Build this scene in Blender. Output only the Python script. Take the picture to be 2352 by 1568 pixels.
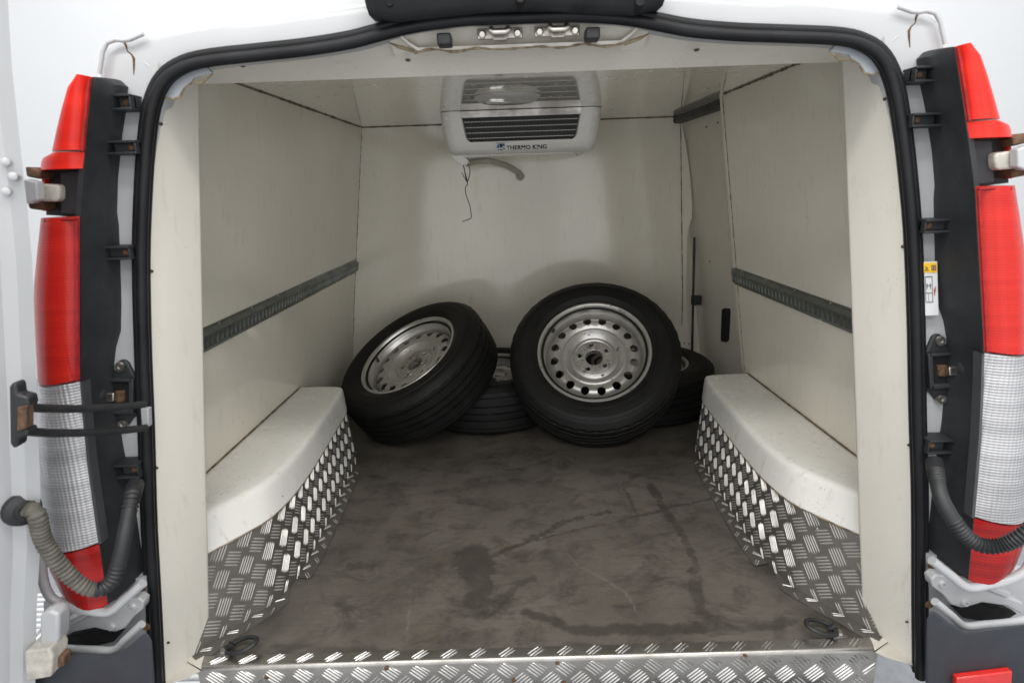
import bpy, bmesh, math, random
import numpy as np
from mathutils import Vector, Matrix

random.seed(7)
rng = np.random.default_rng(11)
scene = bpy.context.scene
for o in list(bpy.data.objects):
    bpy.data.objects.remove(o)

# ------------------------------------------------------------------ camera
FPX, PITCH, ROLL, YAW, CAMX = 1331.184, 0.263666, 0.033596, -0.007314, -0.022255
CAM = np.array([CAMX, 0.0, 1.0])
FW = np.array([math.sin(YAW)*math.cos(PITCH), math.cos(YAW)*math.cos(PITCH), -math.sin(PITCH)])
RT = np.array([math.cos(YAW), -math.sin(YAW), 0.0])
UP = np.cross(RT, FW)
R2 = math.cos(ROLL)*RT - math.sin(ROLL)*UP
U2 = math.sin(ROLL)*RT + math.cos(ROLL)*UP
cd = bpy.data.cameras.new('camera')
cam = bpy.data.objects.new('camera', cd)
scene.collection.objects.link(cam)
cam.matrix_world = Matrix(((R2[0], U2[0], -FW[0], CAM[0]), (R2[1], U2[1], -FW[1], CAM[1]),
                           (R2[2], U2[2], -FW[2], CAM[2]), (0, 0, 0, 1)))
cd.sensor_width = 36.0
cd.sensor_fit = 'HORIZONTAL'
cd.lens = FPX/2352.0*36.0
cd.clip_start, cd.clip_end = 0.02, 200
cd.dof.use_dof = True
cd.dof.focus_distance = 2.2
cd.dof.aperture_fstop = 6.3
scene.camera = cam

# ------------------------------------------------------------------ light
world = bpy.data.worlds.new('World')
scene.world = world
world.use_nodes = True
bgn = world.node_tree.nodes['Background']
bgn.inputs['Color'].default_value = (0.97, 0.98, 1.0, 1)
bgn.inputs['Strength'].default_value = 0.98

def area(name, loc, rot, sx, sy, power, col=(1, .975, .93)):
    l = bpy.data.lights.new(name, 'AREA')
    l.shape, l.size, l.size_y, l.energy, l.color = 'RECTANGLE', sx, sy, power, col
    o = bpy.data.objects.new(name, l)
    o.location, o.rotation_euler = loc, rot
    scene.collection.objects.link(o)
    return o
area('studio_ceiling_light', (0, 0.05, 2.80), (0, 0, 0), 3.4, 0.30, 40)
area('studio_ceiling_light', (0, -1.7, 2.80), (0, 0, 0), 3.6, 0.6, 40)
area('studio_wall_light', (0, 3.6, 3.2), (math.radians(25), 0, 0), 7, 1.6, 40)
area('bright_wall_standin', (-1.0, -3.0, 1.15), (math.radians(90), 0, 0), 1.55, 2.5, 6)  # two added panels stand in for the bright wall behind the camera
area('bright_wall_standin', (1.4, -3.0, 1.15), (math.radians(90), 0, 0), 1.45, 2.5, 6)

vs = scene.view_settings
vs.view_transform, vs.look, vs.exposure, vs.gamma = 'Standard', 'None', 0.43, 1.0
vs.use_curve_mapping = False

# ------------------------------------------------------------------ picture point -> point of the place
def ray(px, py):
    dx, dy = px-1176.0, py-784.0
    c, s = math.cos(ROLL), math.sin(ROLL)
    x, y = dx*c-dy*s, dx*s+dy*c
    return FW+RT*x/FPX-UP*y/FPX
def hit(px, py, n, d):
    D = ray(px, py); n = np.array(n, float)
    return CAM+D*((d-n@CAM)/(n@D))
def onZ(px, py, z): return hit(px, py, (0, 0, 1), z)
def onY(px, py, y, s=0.0): return hit(px, py, (0, 1, -s), y)
WA, WB, WC = 0.9271, -0.1477, -0.0181
def wallx(y, z): return WA+WB*z+WC*y
def onW(px, py, s, off=0.0): return hit(px, py, (1, -s*WC, -s*WB), s*(WA+off))
RAKE = 0.09

# ------------------------------------------------------------------ materials
def newmat(name):
    m = bpy.data.materials.new(name); m.use_nodes = True
    nt = m.node_tree
    return m, nt, nt.nodes['Principled BSDF']
def N(nt, t, **kw):
    n = nt.nodes.new(t)
    for k, v in kw.items():
        if hasattr(n, k): setattr(n, k, v)
        else: n.inputs[k].default_value = v
    return n
def ramp(nt, src, p0, p1, c0=(0, 0, 0, 1), c1=(1, 1, 1, 1)):
    r = nt.nodes.new('ShaderNodeValToRGB')
    r.color_ramp.elements[0].position, r.color_ramp.elements[1].position = p0, p1
    r.color_ramp.elements[0].color, r.color_ramp.elements[1].color = c0, c1
    nt.links.new(src, r.inputs[0])
    return r.outputs[0]
def mix(nt, fac, a, b):
    m = nt.nodes.new('ShaderNodeMix'); m.data_type = 'RGBA'
    for i, v in ((0, fac), (6, a), (7, b)):
        if isinstance(v, (int, float)): m.inputs[i].default_value = v
        elif isinstance(v, tuple): m.inputs[i].default_value = (*v[:3], 1)
        else: nt.links.new(v, m.inputs[i])
    return m.outputs[2]
def math_(nt, op, a, b=None):
    m = nt.nodes.new('ShaderNodeMath'); m.operation = op
    for i, v in ((0, a), (1, b)):
        if v is None: continue
        if isinstance(v, (int, float)): m.inputs[i].default_value = v
        else: nt.links.new(v, m.inputs[i])
    return m.outputs[0]
def coords(nt, scale=(1, 1, 1), rot=(0, 0, 0)):
    tc = nt.nodes.new('ShaderNodeTexCoord'); mp = nt.nodes.new('ShaderNodeMapping')
    mp.inputs['Scale'].default_value = scale; mp.inputs['Rotation'].default_value = rot
    nt.links.new(tc.outputs['Object'], mp.inputs['Vector'])
    return mp.outputs[0]
def noise(nt, vec, scale, detail=5, rough=.55, dist=0.0):
    n = N(nt, 'ShaderNodeTexNoise'); n.inputs['Scale'].default_value = scale
    n.inputs['Detail'].default_value = detail; n.inputs['Roughness'].default_value = rough
    n.inputs['Distortion'].default_value = dist
    nt.links.new(vec, n.inputs['Vector'])
    return n.outputs[0]
def bump(nt, bsdf, h, strength, dist):
    b = nt.nodes.new('ShaderNodeBump')
    b.inputs['Strength'].default_value = strength; b.inputs['Distance'].default_value = dist
    nt.links.new(h, b.inputs['Height']); nt.links.new(b.outputs[0], bsdf.inputs['Normal'])
def setp(b, **kw):
    for k, v in kw.items():
        k = k.replace('_', ' ')
        b.inputs[k].default_value = (*v, 1) if isinstance(v, tuple) else v

def panel_mat(name, col, rough=.16, speck=.0, scratch=.6, dirt=.30, spots=False, spec=.5, bmp=.06, coat=0.0):
    m, nt, b = newmat(name)
    v = coords(nt)
    big = noise(nt, v, 2.3, 4)
    c = mix(nt, ramp(nt, big, .35, .7), tuple(x*.93 for x in col), col)
    st = noise(nt, coords(nt, (5, 5, 1.1)), 9, 6, .65)
    c = mix(nt, math_(nt, 'MULTIPLY', ramp(nt, st, .57, .78), dirt), c, (.42, .37, .27))
    # fine scratches and scuffs
    sc = noise(nt, coords(nt, (40, 7, 46), (.3, .5, .2)), 5, 3, .5)
    keep = ramp(nt, noise(nt, v, 6, 2), .48, .62)
    c = mix(nt, math_(nt, 'MULTIPLY', math_(nt, 'MULTIPLY', ramp(nt, sc, .70, .735), keep), scratch), c, (.16, .14, .11))
    if speck:
        vo = N(nt, 'ShaderNodeTexVoronoi'); vo.inputs['Scale'].default_value = 95
        nt.links.new(v, vo.inputs['Vector'])
        pt = math_(nt, 'LESS_THAN', vo.outputs['Distance'], .16)
        kk = ramp(nt, noise(nt, v, 7, 3), .56, .68)
        c = mix(nt, math_(nt, 'MULTIPLY', math_(nt, 'MULTIPLY', pt, kk), speck), c, (.10, .085, .06))
    r = mix(nt, ramp(nt, noise(nt, v, 11, 4), .3, .75), (rough*.8,)*3, (rough*1.5,)*3)
    if spots:
        vo = N(nt, 'ShaderNodeTexVoronoi'); vo.inputs['Scale'].default_value = 34
        nt.links.new(v, vo.inputs['Vector'])
        sel = N(nt, 'ShaderNodeSeparateColor'); nt.links.new(vo.outputs['Color'], sel.inputs[0])
        rad = math_(nt, 'MULTIPLY', ramp(nt, sel.outputs[0], .50, 1.0), .30)
        dd = math_(nt, 'SUBTRACT', rad, vo.outputs['Distance'])
        f = ramp(nt, dd, .0, .05)
        c = mix(nt, math_(nt, 'MULTIPLY', f, .7), c, (.93, .92, .88))
        r = mix(nt, f, r, (.5, .5, .5))
    nt.links.new(c, b.inputs['Base Color'])
    nt.links.new(r, b.inputs['Roughness'])
    setp(b, Specular_IOR_Level=spec, Coat_Weight=coat, Coat_Roughness=.015)
    bump(nt, b, noise(nt, v, 3.5, 2), bmp, .02)
    return m
CREAM = (.82, .785, .68)
M = {}
M['cream'] = panel_mat('cream_panel', CREAM, .17, .25)
M['wall'] = panel_mat('cream_wall', CREAM, .10, .15, spec=.6)
M['ceiling'] = panel_mat('cream_ceiling', CREAM, .12, .8, spots=True, scratch=.15, spec=.8, bmp=.012, coat=1.0)
M['arch'] = panel_mat('white_moulding', (.82, .81, .765), .22, .9, 1.0, dirt=.6)
M['doorskin'] = panel_mat('door_lining', CREAM, .5, .25, .4, spec=.2)
M['pillar'] = panel_mat('pillar_lining', (.80, .77, .69), .33, .2, .25)

def simple(name, col, rough=.5, metal=0.0, coat=0.0, var=.12, nscale=30, bmp=0.0, bscale=200, spec=.5):
    m, nt, b = newmat(name)
    v = coords(nt)
    n = ramp(nt, noise(nt, v, nscale, 5), .3, .72)
    c = mix(nt, n, tuple(x*(1-var) for x in col), tuple(min(1, x*(1+var)) for x in col))
    nt.links.new(c, b.inputs['Base Color'])
    r = mix(nt, ramp(nt, noise(nt, v, nscale*1.7, 4), .3, .7), (rough*.85,)*3, (min(1, rough*1.2),)*3)
    nt.links.new(r, b.inputs['Roughness'])
    setp(b, Metallic=metal, Coat_Weight=coat, Coat_Roughness=.06, Specular_IOR_Level=spec)
    if bmp: bump(nt, b, noise(nt, v, bscale, 3), bmp, .002)
    return m

def paint_mat():
    m, nt, b = newmat('white_paint')
    v = coords(nt)
    c = mix(nt, ramp(nt, noise(nt, v, 4, 4), .3, .75), (.415, .425, .435), (.475, .485, .495))
    d = ramp(nt, noise(nt, v, 34, 6, .7), .66, .80)
    c = mix(nt, math_(nt, 'MULTIPLY', d, .35), c, (.40, .36, .30))
    nt.links.new(c, b.inputs['Base Color'])
    setp(b, Roughness=.35, Coat_Weight=.5, Coat_Roughness=.08)
    return m
M['paint'] = paint_mat()
M['greypaint'] = simple('primer_grey_paint', (.46, .49, .53), .45, var=.05)
M['rubber'] = simple('black_rubber', (.022, .023, .025), .50, var=.35, nscale=14, bmp=.15)
M['gloss_rubber'] = simple('seal_rubber', (.010, .0105, .012), .46, var=.5, nscale=9, bmp=.12, bscale=90, spec=.25)
M['plastic'] = simple('black_plastic', (.022, .024, .027), .55, var=.25, nscale=20, bmp=.25, bscale=700)
M['bumper'] = simple('charcoal_bumper_plastic', (.030, .034, .042), .6, var=.12, nscale=16, bmp=.35, bscale=900)
M['dark'] = simple('dark_void', (.006, .006, .006), .8)
M['rust'] = simple('rust', (.115, .062, .034), .85, var=.6, nscale=90)
M['caulk'] = simple('aged_caulk', (.26, .205, .13), .8, var=.6, nscale=70)
M['seam'] = simple('grimy_sealant', (.16, .125, .078), .8, var=.75, nscale=110)
M['mould'] = simple('dark_grime', (.075, .06, .042), .85, var=.7, nscale=120)
M['steel'] = simple('zinc_steel', (.60, .57, .52), .34, 1.0, var=.2, nscale=60)
M['hose'] = simple('drain_hose_pvc', (.44, .42, .35), .4, var=.12, nscale=25)
M['grit'] = simple('dusty_rubber', (.12, .113, .095), .8, var=.3, nscale=60)
M['wire'] = simple('wire_black', (.02, .018, .016), .5)
M['case'] = panel_mat('evaporator_plastic', (.80, .79, .76), .30, .3, .3)
M['studio'] = simple('studio_white', (.80, .81, .82), .8, var=.015, nscale=.6)
M['tile'] = simple('studio_tile', (.30, .31, .33), .5, var=.1)
M['yellow'] = simple('sticker_yellow', (.85, .52, .03), .45, var=.04)
M['stickerwhite'] = simple('sticker_white', (.72, .73, .74), .4, var=.03)
M['ink'] = simple('sticker_ink', (.10, .10, .11), .6)
M['redink'] = simple('sticker_red_ink', (.55, .09, .08), .6)
M['textblack'] = simple('badge_black', (.012, .012, .013), .4)
M['textblue'] = simple('badge_blue', (.03, .20, .46), .4)
M['brake'] = simple('reflector_red', (.62, .022, .018), .2, coat=.6, var=.1, nscale=60)

def lens_mat(name, col, dark, ribs, clear=False):
    m, nt, b = newmat(name)
    v = coords(nt)
    w = N(nt, 'ShaderNodeTexWave', wave_type='BANDS', bands_direction='Z'); w.inputs['Scale'].default_value = ribs
    w.inputs['Distortion'].default_value = .6; w.inputs['Detail'].default_value = 1
    nt.links.new(v, w.inputs['Vector'])
    w2 = N(nt, 'ShaderNodeTexWave', wave_type='BANDS', bands_direction='X'); w2.inputs['Scale'].default_value = ribs*.8
    nt.links.new(v, w2.inputs['Vector'])
    h = math_(nt, 'ADD', w.outputs[1], math_(nt, 'MULTIPLY', w2.outputs[1], .7 if clear else .35))
    bandn = noise(nt, coords(nt, (0, 0, 16)), 1.6, 3, .6)
    c = mix(nt, ramp(nt, bandn, .38, .66), dark, col)
    c = mix(nt, math_(nt, 'MULTIPLY', ramp(nt, h, .2, 1.2), .30 if clear else .20), c, tuple(x*.55 for x in dark))
    nt.links.new(c, b.inputs['Base Color'])
    if clear:
        setp(b, Roughness=.30, Metallic=.35, Coat_Weight=.8, Coat_Roughness=.05)
    else:
        setp(b, Roughness=.38, Coat_Weight=.25, Coat_Roughness=.06, Specular_IOR_Level=.25)
    bump(nt, b, h, .40 if clear else .12, .003)
    return m
M['red'] = lens_mat('red_lens', (.66, .022, .012), (.50, .012, .008), 70)
M['redtop'] = lens_mat('red_lens_plain', (.86, .026, .011), (.74, .018, .009), 9)
M['reddeep'] = lens_mat('red_lens_deep', (.50, .012, .010), (.22, .006, .006), 55)
M['clear'] = lens_mat('clear_lens', (.66, .66, .67), (.42, .42, .43), 60, True)
M['lensedge'] = simple('lens_edge_grey', (.06, .062, .067), .35, coat=.2)

def alu_mat(name, col, rough, dirt, metal=1.0):
    m, nt, b = newmat(name)
    v = coords(nt)
    n1 = ramp(nt, noise(nt, v, 14, 6, .65), .35, .7)
    c = mix(nt, n1, tuple(x*.72 for x in col), col)
    d = ramp(nt, noise(nt, v, 5, 6, .7), .47, .72)
    c = mix(nt, math_(nt, 'MULTIPLY', d, dirt), c, (.14, .11, .075))
    nt.links.new(c, b.inputs['Base Color'])
    nt.links.new(mix(nt, n1, (rough*1.35,)*3, (rough*.8,)*3), b.inputs['Roughness'])
    setp(b, Metallic=metal)
    bump(nt, b, noise(nt, v, 160, 3), .12, .002)
    return m
M['alu'] = alu_mat('aluminium_tread_plate', (.50, .485, .455), .33, .4)
M['alubar'] = alu_mat('aluminium_tread_bar', (.80, .785, .76), .27, .15)
M['kick'] = alu_mat('kick_plate_aluminium', (.235, .223, .206), .46, .35, .75)
M['kickbar_lit'] = alu_mat('kick_plate_bar_lit', (.66, .645, .615), .42, .15, .45)  # bar highlights put into the colour: same metal, lighter than its plate
M['galv'] = alu_mat('galvanised_rail', (.34, .37, .35), .45, .2)

def rim_mat():
    m, nt, b = newmat('silver_wheel_paint')
    v = coords(nt)
    c = mix(nt, ramp(nt, noise(nt, v, 6, 4), .3, .7), (.50, .49, .465), (.60, .585, .56))
    rn = noise(nt, v, 34, 8, .75)
    near = N(nt, 'ShaderNodeVectorMath', operation='LENGTH')
    nt.links.new(coords(nt, (1, 1, 0)), near.inputs[0])
    hubw = ramp(nt, near.outputs['Value'], .05, .17, (1, 1, 1, 1), (.45, .45, .45, 1))
    rf = ramp(nt, math_(nt, 'MULTIPLY', rn, math_(nt, 'ADD', math_(nt, 'MULTIPLY', hubw, .22), .88)), .60, .66)
    c = mix(nt, rf, c, (.050, .036, .026))
    rs = ramp(nt, math_(nt, 'MULTIPLY', noise(nt, v, 15, 7, .7), hubw), .50, .68)
    c = mix(nt, math_(nt, 'MULTIPLY', rs, .55), c, (.27, .18, .10))
    nt.links.new(c, b.inputs['Base Color'])
    nt.links.new(mix(nt, rf, (.33,)*3, (.85,)*3), b.inputs['Roughness'])
    nt.links.new(math_(nt, 'SUBTRACT', .75, math_(nt, 'MULTIPLY', rf, .75)), b.inputs['Metallic'])
    bump(nt, b, rn, .15, .002)
    return m
M['rim'] = rim_mat()
def tyre_mat():
    m, nt, b = newmat('tyre_rubber')
    v = coords(nt)
    c = mix(nt, ramp(nt, noise(nt, v, 9, 6, .65), .35, .75), (.0045, .0045, .0045), (.011, .0105, .010))
    c = mix(nt, math_(nt, 'MULTIPLY', ramp(nt, noise(nt, v, 45, 6, .7), .62, .8), .4), c, (.04, .037, .031))
    nt.links.new(c, b.inputs['Base Color'])
    setp(b, Roughness=.55, Specular_IOR_Level=.28)
    bump(nt, b, noise(nt, v, 120, 4), .25, .003)
    return m
M['tyre'] = tyre_mat()
M['weight'] = simple('balance_weight', (.28, .33, .31), .5, var=.15)

def floor_mat():
    m, nt, b = newmat('worn_cargo_floor')
    v = coords(nt)
    at_ = N(nt, 'ShaderNodeAttribute', attribute_name='stain_and_edge')
    n1 = noise(nt, v, 3.2, 6, .65)
    grain = noise(nt, coords(nt, (3.5, 16, 1)), 7, 9, .74)
    c = mix(nt, ramp(nt, n1, .32, .70), (.082, .073, .061), (.142, .128, .109))
    c = mix(nt, math_(nt, 'MULTIPLY', ramp(nt, grain, .44, .74), .50), c, (.060, .052, .043))
    blot = noise(nt, coords(nt, (4.5, 6.5, 1)), 1.7, 12, .74, .5)
    c = mix(nt, math_(nt, 'MULTIPLY', ramp(nt, blot, .48, .64), .78), c, (.038, .032, .027))
    och = noise(nt, coords(nt, (3, 7, 1)), 3.1, 5, .6)
    c = mix(nt, math_(nt, 'MULTIPLY', ramp(nt, och, .60, .72), .35), c, (.13, .10, .055))
    wn = math_(nt, 'MULTIPLY', at_.outputs['Fac'], math_(nt, 'ADD', math_(nt, 'MULTIPLY', noise(nt, v, 60, 5), .5), .68))
    wf = ramp(nt, wn, .15, .8)
    c = mix(nt, math_(nt, 'MULTIPLY', wf, .72), c, (.030, .026, .022))
    fine = noise(nt, v, 420, 3)
    c = mix(nt, math_(nt, 'MULTIPLY', ramp(nt, fine, .45, .7), .22), c, (.20, .185, .165))
    sat = N(nt, 'ShaderNodeAttribute', attribute_name='scratch')
    c = mix(nt, math_(nt, 'MULTIPLY', sat.outputs['Fac'], .30), c, (.34, .31, .27))
    nt.links.new(c, b.inputs['Base Color'])
    r = mix(nt, ramp(nt, n1, .3, .75), (.27,)*3, (.46,)*3)
    nt.links.new(mix(nt, wf, r, (.36,)*3), b.inputs['Roughness'])
    bump(nt, b, math_(nt, 'ADD', math_(nt, 'MULTIPLY', grain, .5), fine), .16, .002)
    return m
M['floor'] = floor_mat()
def coil_mat():
    m, nt, b = newmat('evaporator_fins')
    v = coords(nt)
    w = N(nt, 'ShaderNodeTexWave', wave_type='BANDS', bands_direction='X'); w.inputs['Scale'].default_value = 110
    nt.links.new(v, w.inputs['Vector'])
    nt.links.new(mix(nt, w.outputs[1], (.004, .004, .004), (.03, .03, .03)), b.inputs['Base Color'])
    setp(b, Roughness=.6)
    return m
M['coil'] = coil_mat()
def finline_mat():
    m, nt, b = newmat('fin_edge')
    v = coords(nt)
    w = N(nt, 'ShaderNodeTexWave', wave_type='BANDS', bands_direction='X'); w.inputs['Scale'].default_value = 60
    nt.links.new(v, w.inputs['Vector'])
    nt.links.new(mix(nt, ramp(nt, w.outputs[1], .35, .6), (.06, .06, .058), (.62, .61, .58)), b.inputs['Base Color'])
    setp(b, Roughness=.4, Metallic=.3)
    return m
M['finline'] = finline_mat()
def glass_mat():
    m, nt, b = newmat('lamp_cover')
    setp(b, Base_Color=(.95, .95, .92), Roughness=.06, Transmission_Weight=.85, IOR=1.45)
    return m
M['lampcover'] = glass_mat()
M['hingeoff'] = simple('grimy_white_paint', (.50, .475, .42), .4, var=.25, nscale=55)
M['coilframe'] = alu_mat('brushed_frame', (.60, .575, .55), .45, .1)
M['chrome'] = simple('lamp_reflector', (.88, .87, .84), .12, 1.0, var=.05)

# ------------------------------------------------------------------ builders
COL = scene.collection
def finish(me, smooth):
    if smooth:
        me.polygons.foreach_set('use_smooth', [True]*len(me.polygons))
        me.set_sharp_from_angle(angle=math.radians(smooth if smooth is not True else 40))
def obj(name, me, parent=None, mat=None):
    if mat: me.materials.append(M[mat])
    o = bpy.data.objects.new(name, me); COL.objects.link(o)
    if parent is not None:
        o.parent = parent
        if parent.type == 'EMPTY' and parent.get('world_built', 1):
            o.matrix_parent_inverse = Matrix.Translation(parent.location).inverted()
    return o
def mesh(name, verts, faces, mat, parent=None, smooth=40, recalc=True, bevel=0.0, seg=2):
    me = bpy.data.meshes.new(name)
    me.from_pydata([tuple(map(float, v)) for v in verts], [], faces)
    if recalc:
        bm = bmesh.new(); bm.from_mesh(me)
        bmesh.ops.recalc_face_normals(bm, faces=bm.faces)
        bm.to_mesh(me); bm.free()
    me.validate(); finish(me, smooth)
    o = obj(name, me, parent, mat)
    if bevel:
        md = o.modifiers.new('bevel', 'BEVEL'); md.width = bevel; md.segments = seg; md.limit_method = 'ANGLE'
        md.angle_limit = math.radians(35); md.harden_normals = False
    return o
def mirror_pts(vs): return [(-v[0], v[1], v[2]) for v in vs]
class Geo:
    """collects verts and faces of one part"""
    def __init__(s): s.v = []; s.f = []
    def add(s, vs, fs):
        b = len(s.v); s.v += [tuple(map(float, v)) for v in vs]; s.f += [tuple(i+b for i in f) for f in fs]; return s
    def grid(s, rows, closed=False):
        n = len(rows[0]); vs = [p for r in rows for p in r]; fs = []
        for i in range(len(rows)-1):
            for j in range(n if closed else n-1):
                k = (j+1) % n
                fs.append((i*n+j, i*n+k, (i+1)*n+k, (i+1)*n+j))
        return s.add(vs, fs)
    def prism(s, pts, vec):
        n = len(pts); vec = np.array(vec, float)
        a = [np.array(p, float) for p in pts]; b = [p+vec for p in a]
        fs = [tuple(range(n)), tuple(range(2*n-1, n-1, -1))]
        for i in range(n):
            j = (i+1) % n; fs.append((i, n+i, n+j, j))
        return s.add(a+b, fs)
    def box(s, lo, hi):
        x0, y0, z0 = lo; x1, y1, z1 = hi
        return s.prism([(x0, y0, z0), (x1, y0, z0), (x1, y0, z1), (x0, y0, z1)], (0, y1-y0, 0))
    def tube(s, path, rad, seg=10, caps=True, closed=False):
        P = [np.array(p, float) for p in path]; n = len(P)
        rads = rad if hasattr(rad, '__len__') else [rad]*n
        rings = []; prev = None
        for i in range(n):
            a = P[(i-1) % n] if closed else P[max(i-1, 0)]; b = P[(i+1) % n] if closed else P[min(i+1, n-1)]
            t = b-a; t /= (np.linalg.norm(t)+1e-12)
            if prev is None:
                ref = np.array([0, 0, 1.]) if abs(t[2]) < .9 else np.array([0, 1., 0])
                u = np.cross(t, ref)
            else:
                u = prev-t*(prev@t)
            u /= np.linalg.norm(u); prev = u; w = np.cross(t, u)
            rings.append([P[i]+rads[i]*(math.cos(2*math.pi*k/seg)*u+math.sin(2*math.pi*k/seg)*w) for k in range(seg)])
        if closed: rings.append(rings[0])
        s.grid(rings, True)
        if caps and not closed:
            s.add(rings[0], [tuple(range(seg))]); s.add(rings[-1], [tuple(range(seg))])
        return s
    def lathe(s, c, ax, prof, seg=24, a0=0.0):
        ax = np.array(ax, float); ax /= np.linalg.norm(ax)
        ref = np.array([0, 0, 1.]) if abs(ax[2]) < .9 else np.array([0, 1., 0])
        u = np.cross(ax, ref); u /= np.linalg.norm(u); w = np.cross(ax, u); c = np.array(c, float)
        rows = [[c+ax*h+r*(math.cos(a0+2*math.pi*k/seg)*u+math.sin(a0+2*math.pi*k/seg)*w) for k in range(seg)] for r, h in prof]
        return s.grid(rows, True)
    def out(s, name, mat, parent=None, mirror=False, **kw):
        v = mirror_pts(s.v) if mirror else s.v
        return mesh(name, v, s.f, mat, parent, **kw)
def catmull(pts, n):
    P = [np.array(p, float) for p in pts]
    P = [2*P[0]-P[1]]+P+[2*P[-1]-P[-2]]
    m = len(P)-3; out = []
    for i in range(n):
        t = i/(n-1)*m; k = min(int(t), m-1); t -= k
        a, b, c, d = P[k:k+4]
        out.append(.5*((2*b)+(c-a)*t+(2*a-5*b+4*c-d)*t*t+(3*b-a-3*c+d)*t**3))
    return out
def resample(pts, n):
    P = np.array(pts, float); d = np.r_[0, np.cumsum(np.linalg.norm(np.diff(P, axis=0), axis=1))]
    t = np.linspace(0, d[-1], n)
    return np.stack([np.interp(t, d, P[:, k]) for k in range(P.shape[1])], 1)
def empty(name, loc, parent=None):
    o = bpy.data.objects.new(name, None); COL.objects.link(o)
    o.location = loc; o.empty_display_size = .1
    if parent is not None:
        o.parent = parent; o.matrix_parent_inverse = Matrix.Translation(parent.location).inverted()
    return o
def screw(parent, p, n, r=.005, h=.003, mat='steel', name='screw'):
    g = Geo().lathe(p, n, [(0, h), (r*.55, h), (r*.95, h*.7), (r, 0), (r, -h)], 14)
    return g.out(name, mat, parent)

# ------------------------------------------------------------------ setting
GROUND = -.62
g = Geo().add([(-5, 5.2, GROUND), (5, 5.2, GROUND), (5, 5.2, 4), (-5, 5.2, 4)], [(0, 1, 2, 3)])
g.add([(-5, 5.2, GROUND), (-5, -3, GROUND), (-5, -3, 4), (-5, 5.2, 4)], [(0, 1, 2, 3)])
g.add([(5, 5.2, GROUND), (5, -3, GROUND), (5, -3, 4), (5, 5.2, 4)], [(0, 1, 2, 3)])
o = g.out('studio_wall', 'studio', recalc=False); o['kind'] = 'structure'
o = Geo().add([(-5, -3, GROUND), (5, -3, GROUND), (5, 5.2, GROUND), (-5, 5.2, GROUND)], [(0, 1, 2, 3)]).out('studio_floor', 'tile', recalc=False)
o['kind'] = 'structure'
# ribbed drain tiles of the studio floor, seen beside the open door
g = Geo()
for ti in range(5):
    for tj in range(5):
        x0, y0 = -2.2+ti*.3, .6+tj*.3
        for k in range(10):
            if (ti+tj) % 2: g.box((x0+.012+k*.03, y0+.006, GROUND+.002), (x0+.026+k*.03, y0+.294, GROUND+.016))
            else: g.box((x0+.006, y0+.012+k*.03, GROUND+.002), (x0+.294, y0+.026+k*.03, GROUND+.016))
o = g.out('floor_grating', 'studio', smooth=0); o['kind'] = 'stuff'
o['label'] = 'ribbed pale drain tiles on the studio floor beside the bumper'; o['category'] = 'floor grating'

# ------------------------------------------------------------------ the van
van = empty('van', (0, 2.0, GROUND))
van['label'] = 'white panel van seen through its open rear doors, lined as a refrigerated cargo bay'
van['category'] = 'van'

# ---- seal path (left half picture points, mirrored)
SEAL_PX = [(362, 1600), (359, 1540), (352, 1400), (341, 1200), (335, 1000), (327, 800), (323, 600), (327, 450), (335, 330), (348, 242),
           (372, 187), (410, 156), (470, 137), (600, 122), (700, 111), (800, 95), (870, 77), (950, 57), (1050, 43), (1120, 39), (1180, 37)]
SL = [onY(x, y, .985, RAKE) for x, y in SEAL_PX]
SL[-1][0] = 0.0
SLc = [p for p in catmull(SL, 70)]
path = SLc+[np.array([-p[0], p[1], p[2]]) for p in reversed(SLc[:-1])]
def seal_offset(p_list, d, dy):
    out = []
    for i, p in enumerate(p_list):
        t = p_list[min(i+1, len(p_list)-1)]-p_list[max(i-1, 0)]
        n = np.array([-t[2], 0, t[0]]); n /= np.linalg.norm(n)
        out.append(p+n*d+np.array([0, dy, 0]))
    return out
g = Geo()
g.tube(seal_offset(path, -.0045, -.004), .0098, 12)
g.tube(seal_offset(path, .0085, .004), .0088, 12)
g.tube(seal_offset(path, .002, .012), .012, 8)
g.out('door_seal', 'gloss_rubber', van)

# ---- painted body shell: flange, rear frame, roof end and sides
def body_outer(i, p):
    z = p[2]
    xs = [(-.4, -.935), (0, -.93), (.2, -.92), (.4, -.89), (.7, -.85), (.85, -.825), (1.0, -.79), (1.07, -.772), (1.13, -.755)]
    top = [(-.66, 1.276), (-.522, 1.294), (-.369, 1.31), (-.255, 1.320), (0, 1.331)]
    if z < 1.12 and p[0] < -.62:
        return np.array([np.interp(z, [a for a, b in xs], [b for a, b in xs]), 0, z])
    if p[0] > -.50:
        return np.array([p[0], 0, np.interp(p[0], [a for a, b in top], [b for a, b in top])])
    return None
outer = [body_outer(i, p) for i, p in enumerate(SLc)]
known = [i for i, q in enumerate(outer) if q is not None]
gap = [i for i, q in enumerate(outer) if q is None]
ctrl = [outer[gap[0]-1], (-.743, 0, 1.19), (-.728, 0, 1.243), (-.700, 0, 1.264), (-.66, 0, 1.275), outer[gap[-1]+1]]
arc = resample(catmull([np.array(c, float) for c in ctrl], 40), len(gap)+2)
for k, i in enumerate(gap): outer[i] = arc[k+1]
rows = []
fl_in = seal_offset(SLc, -.006, .022); fl0 = seal_offset(SLc, .0, .016); fl1 = seal_offset(SLc, .03, .014)
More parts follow.
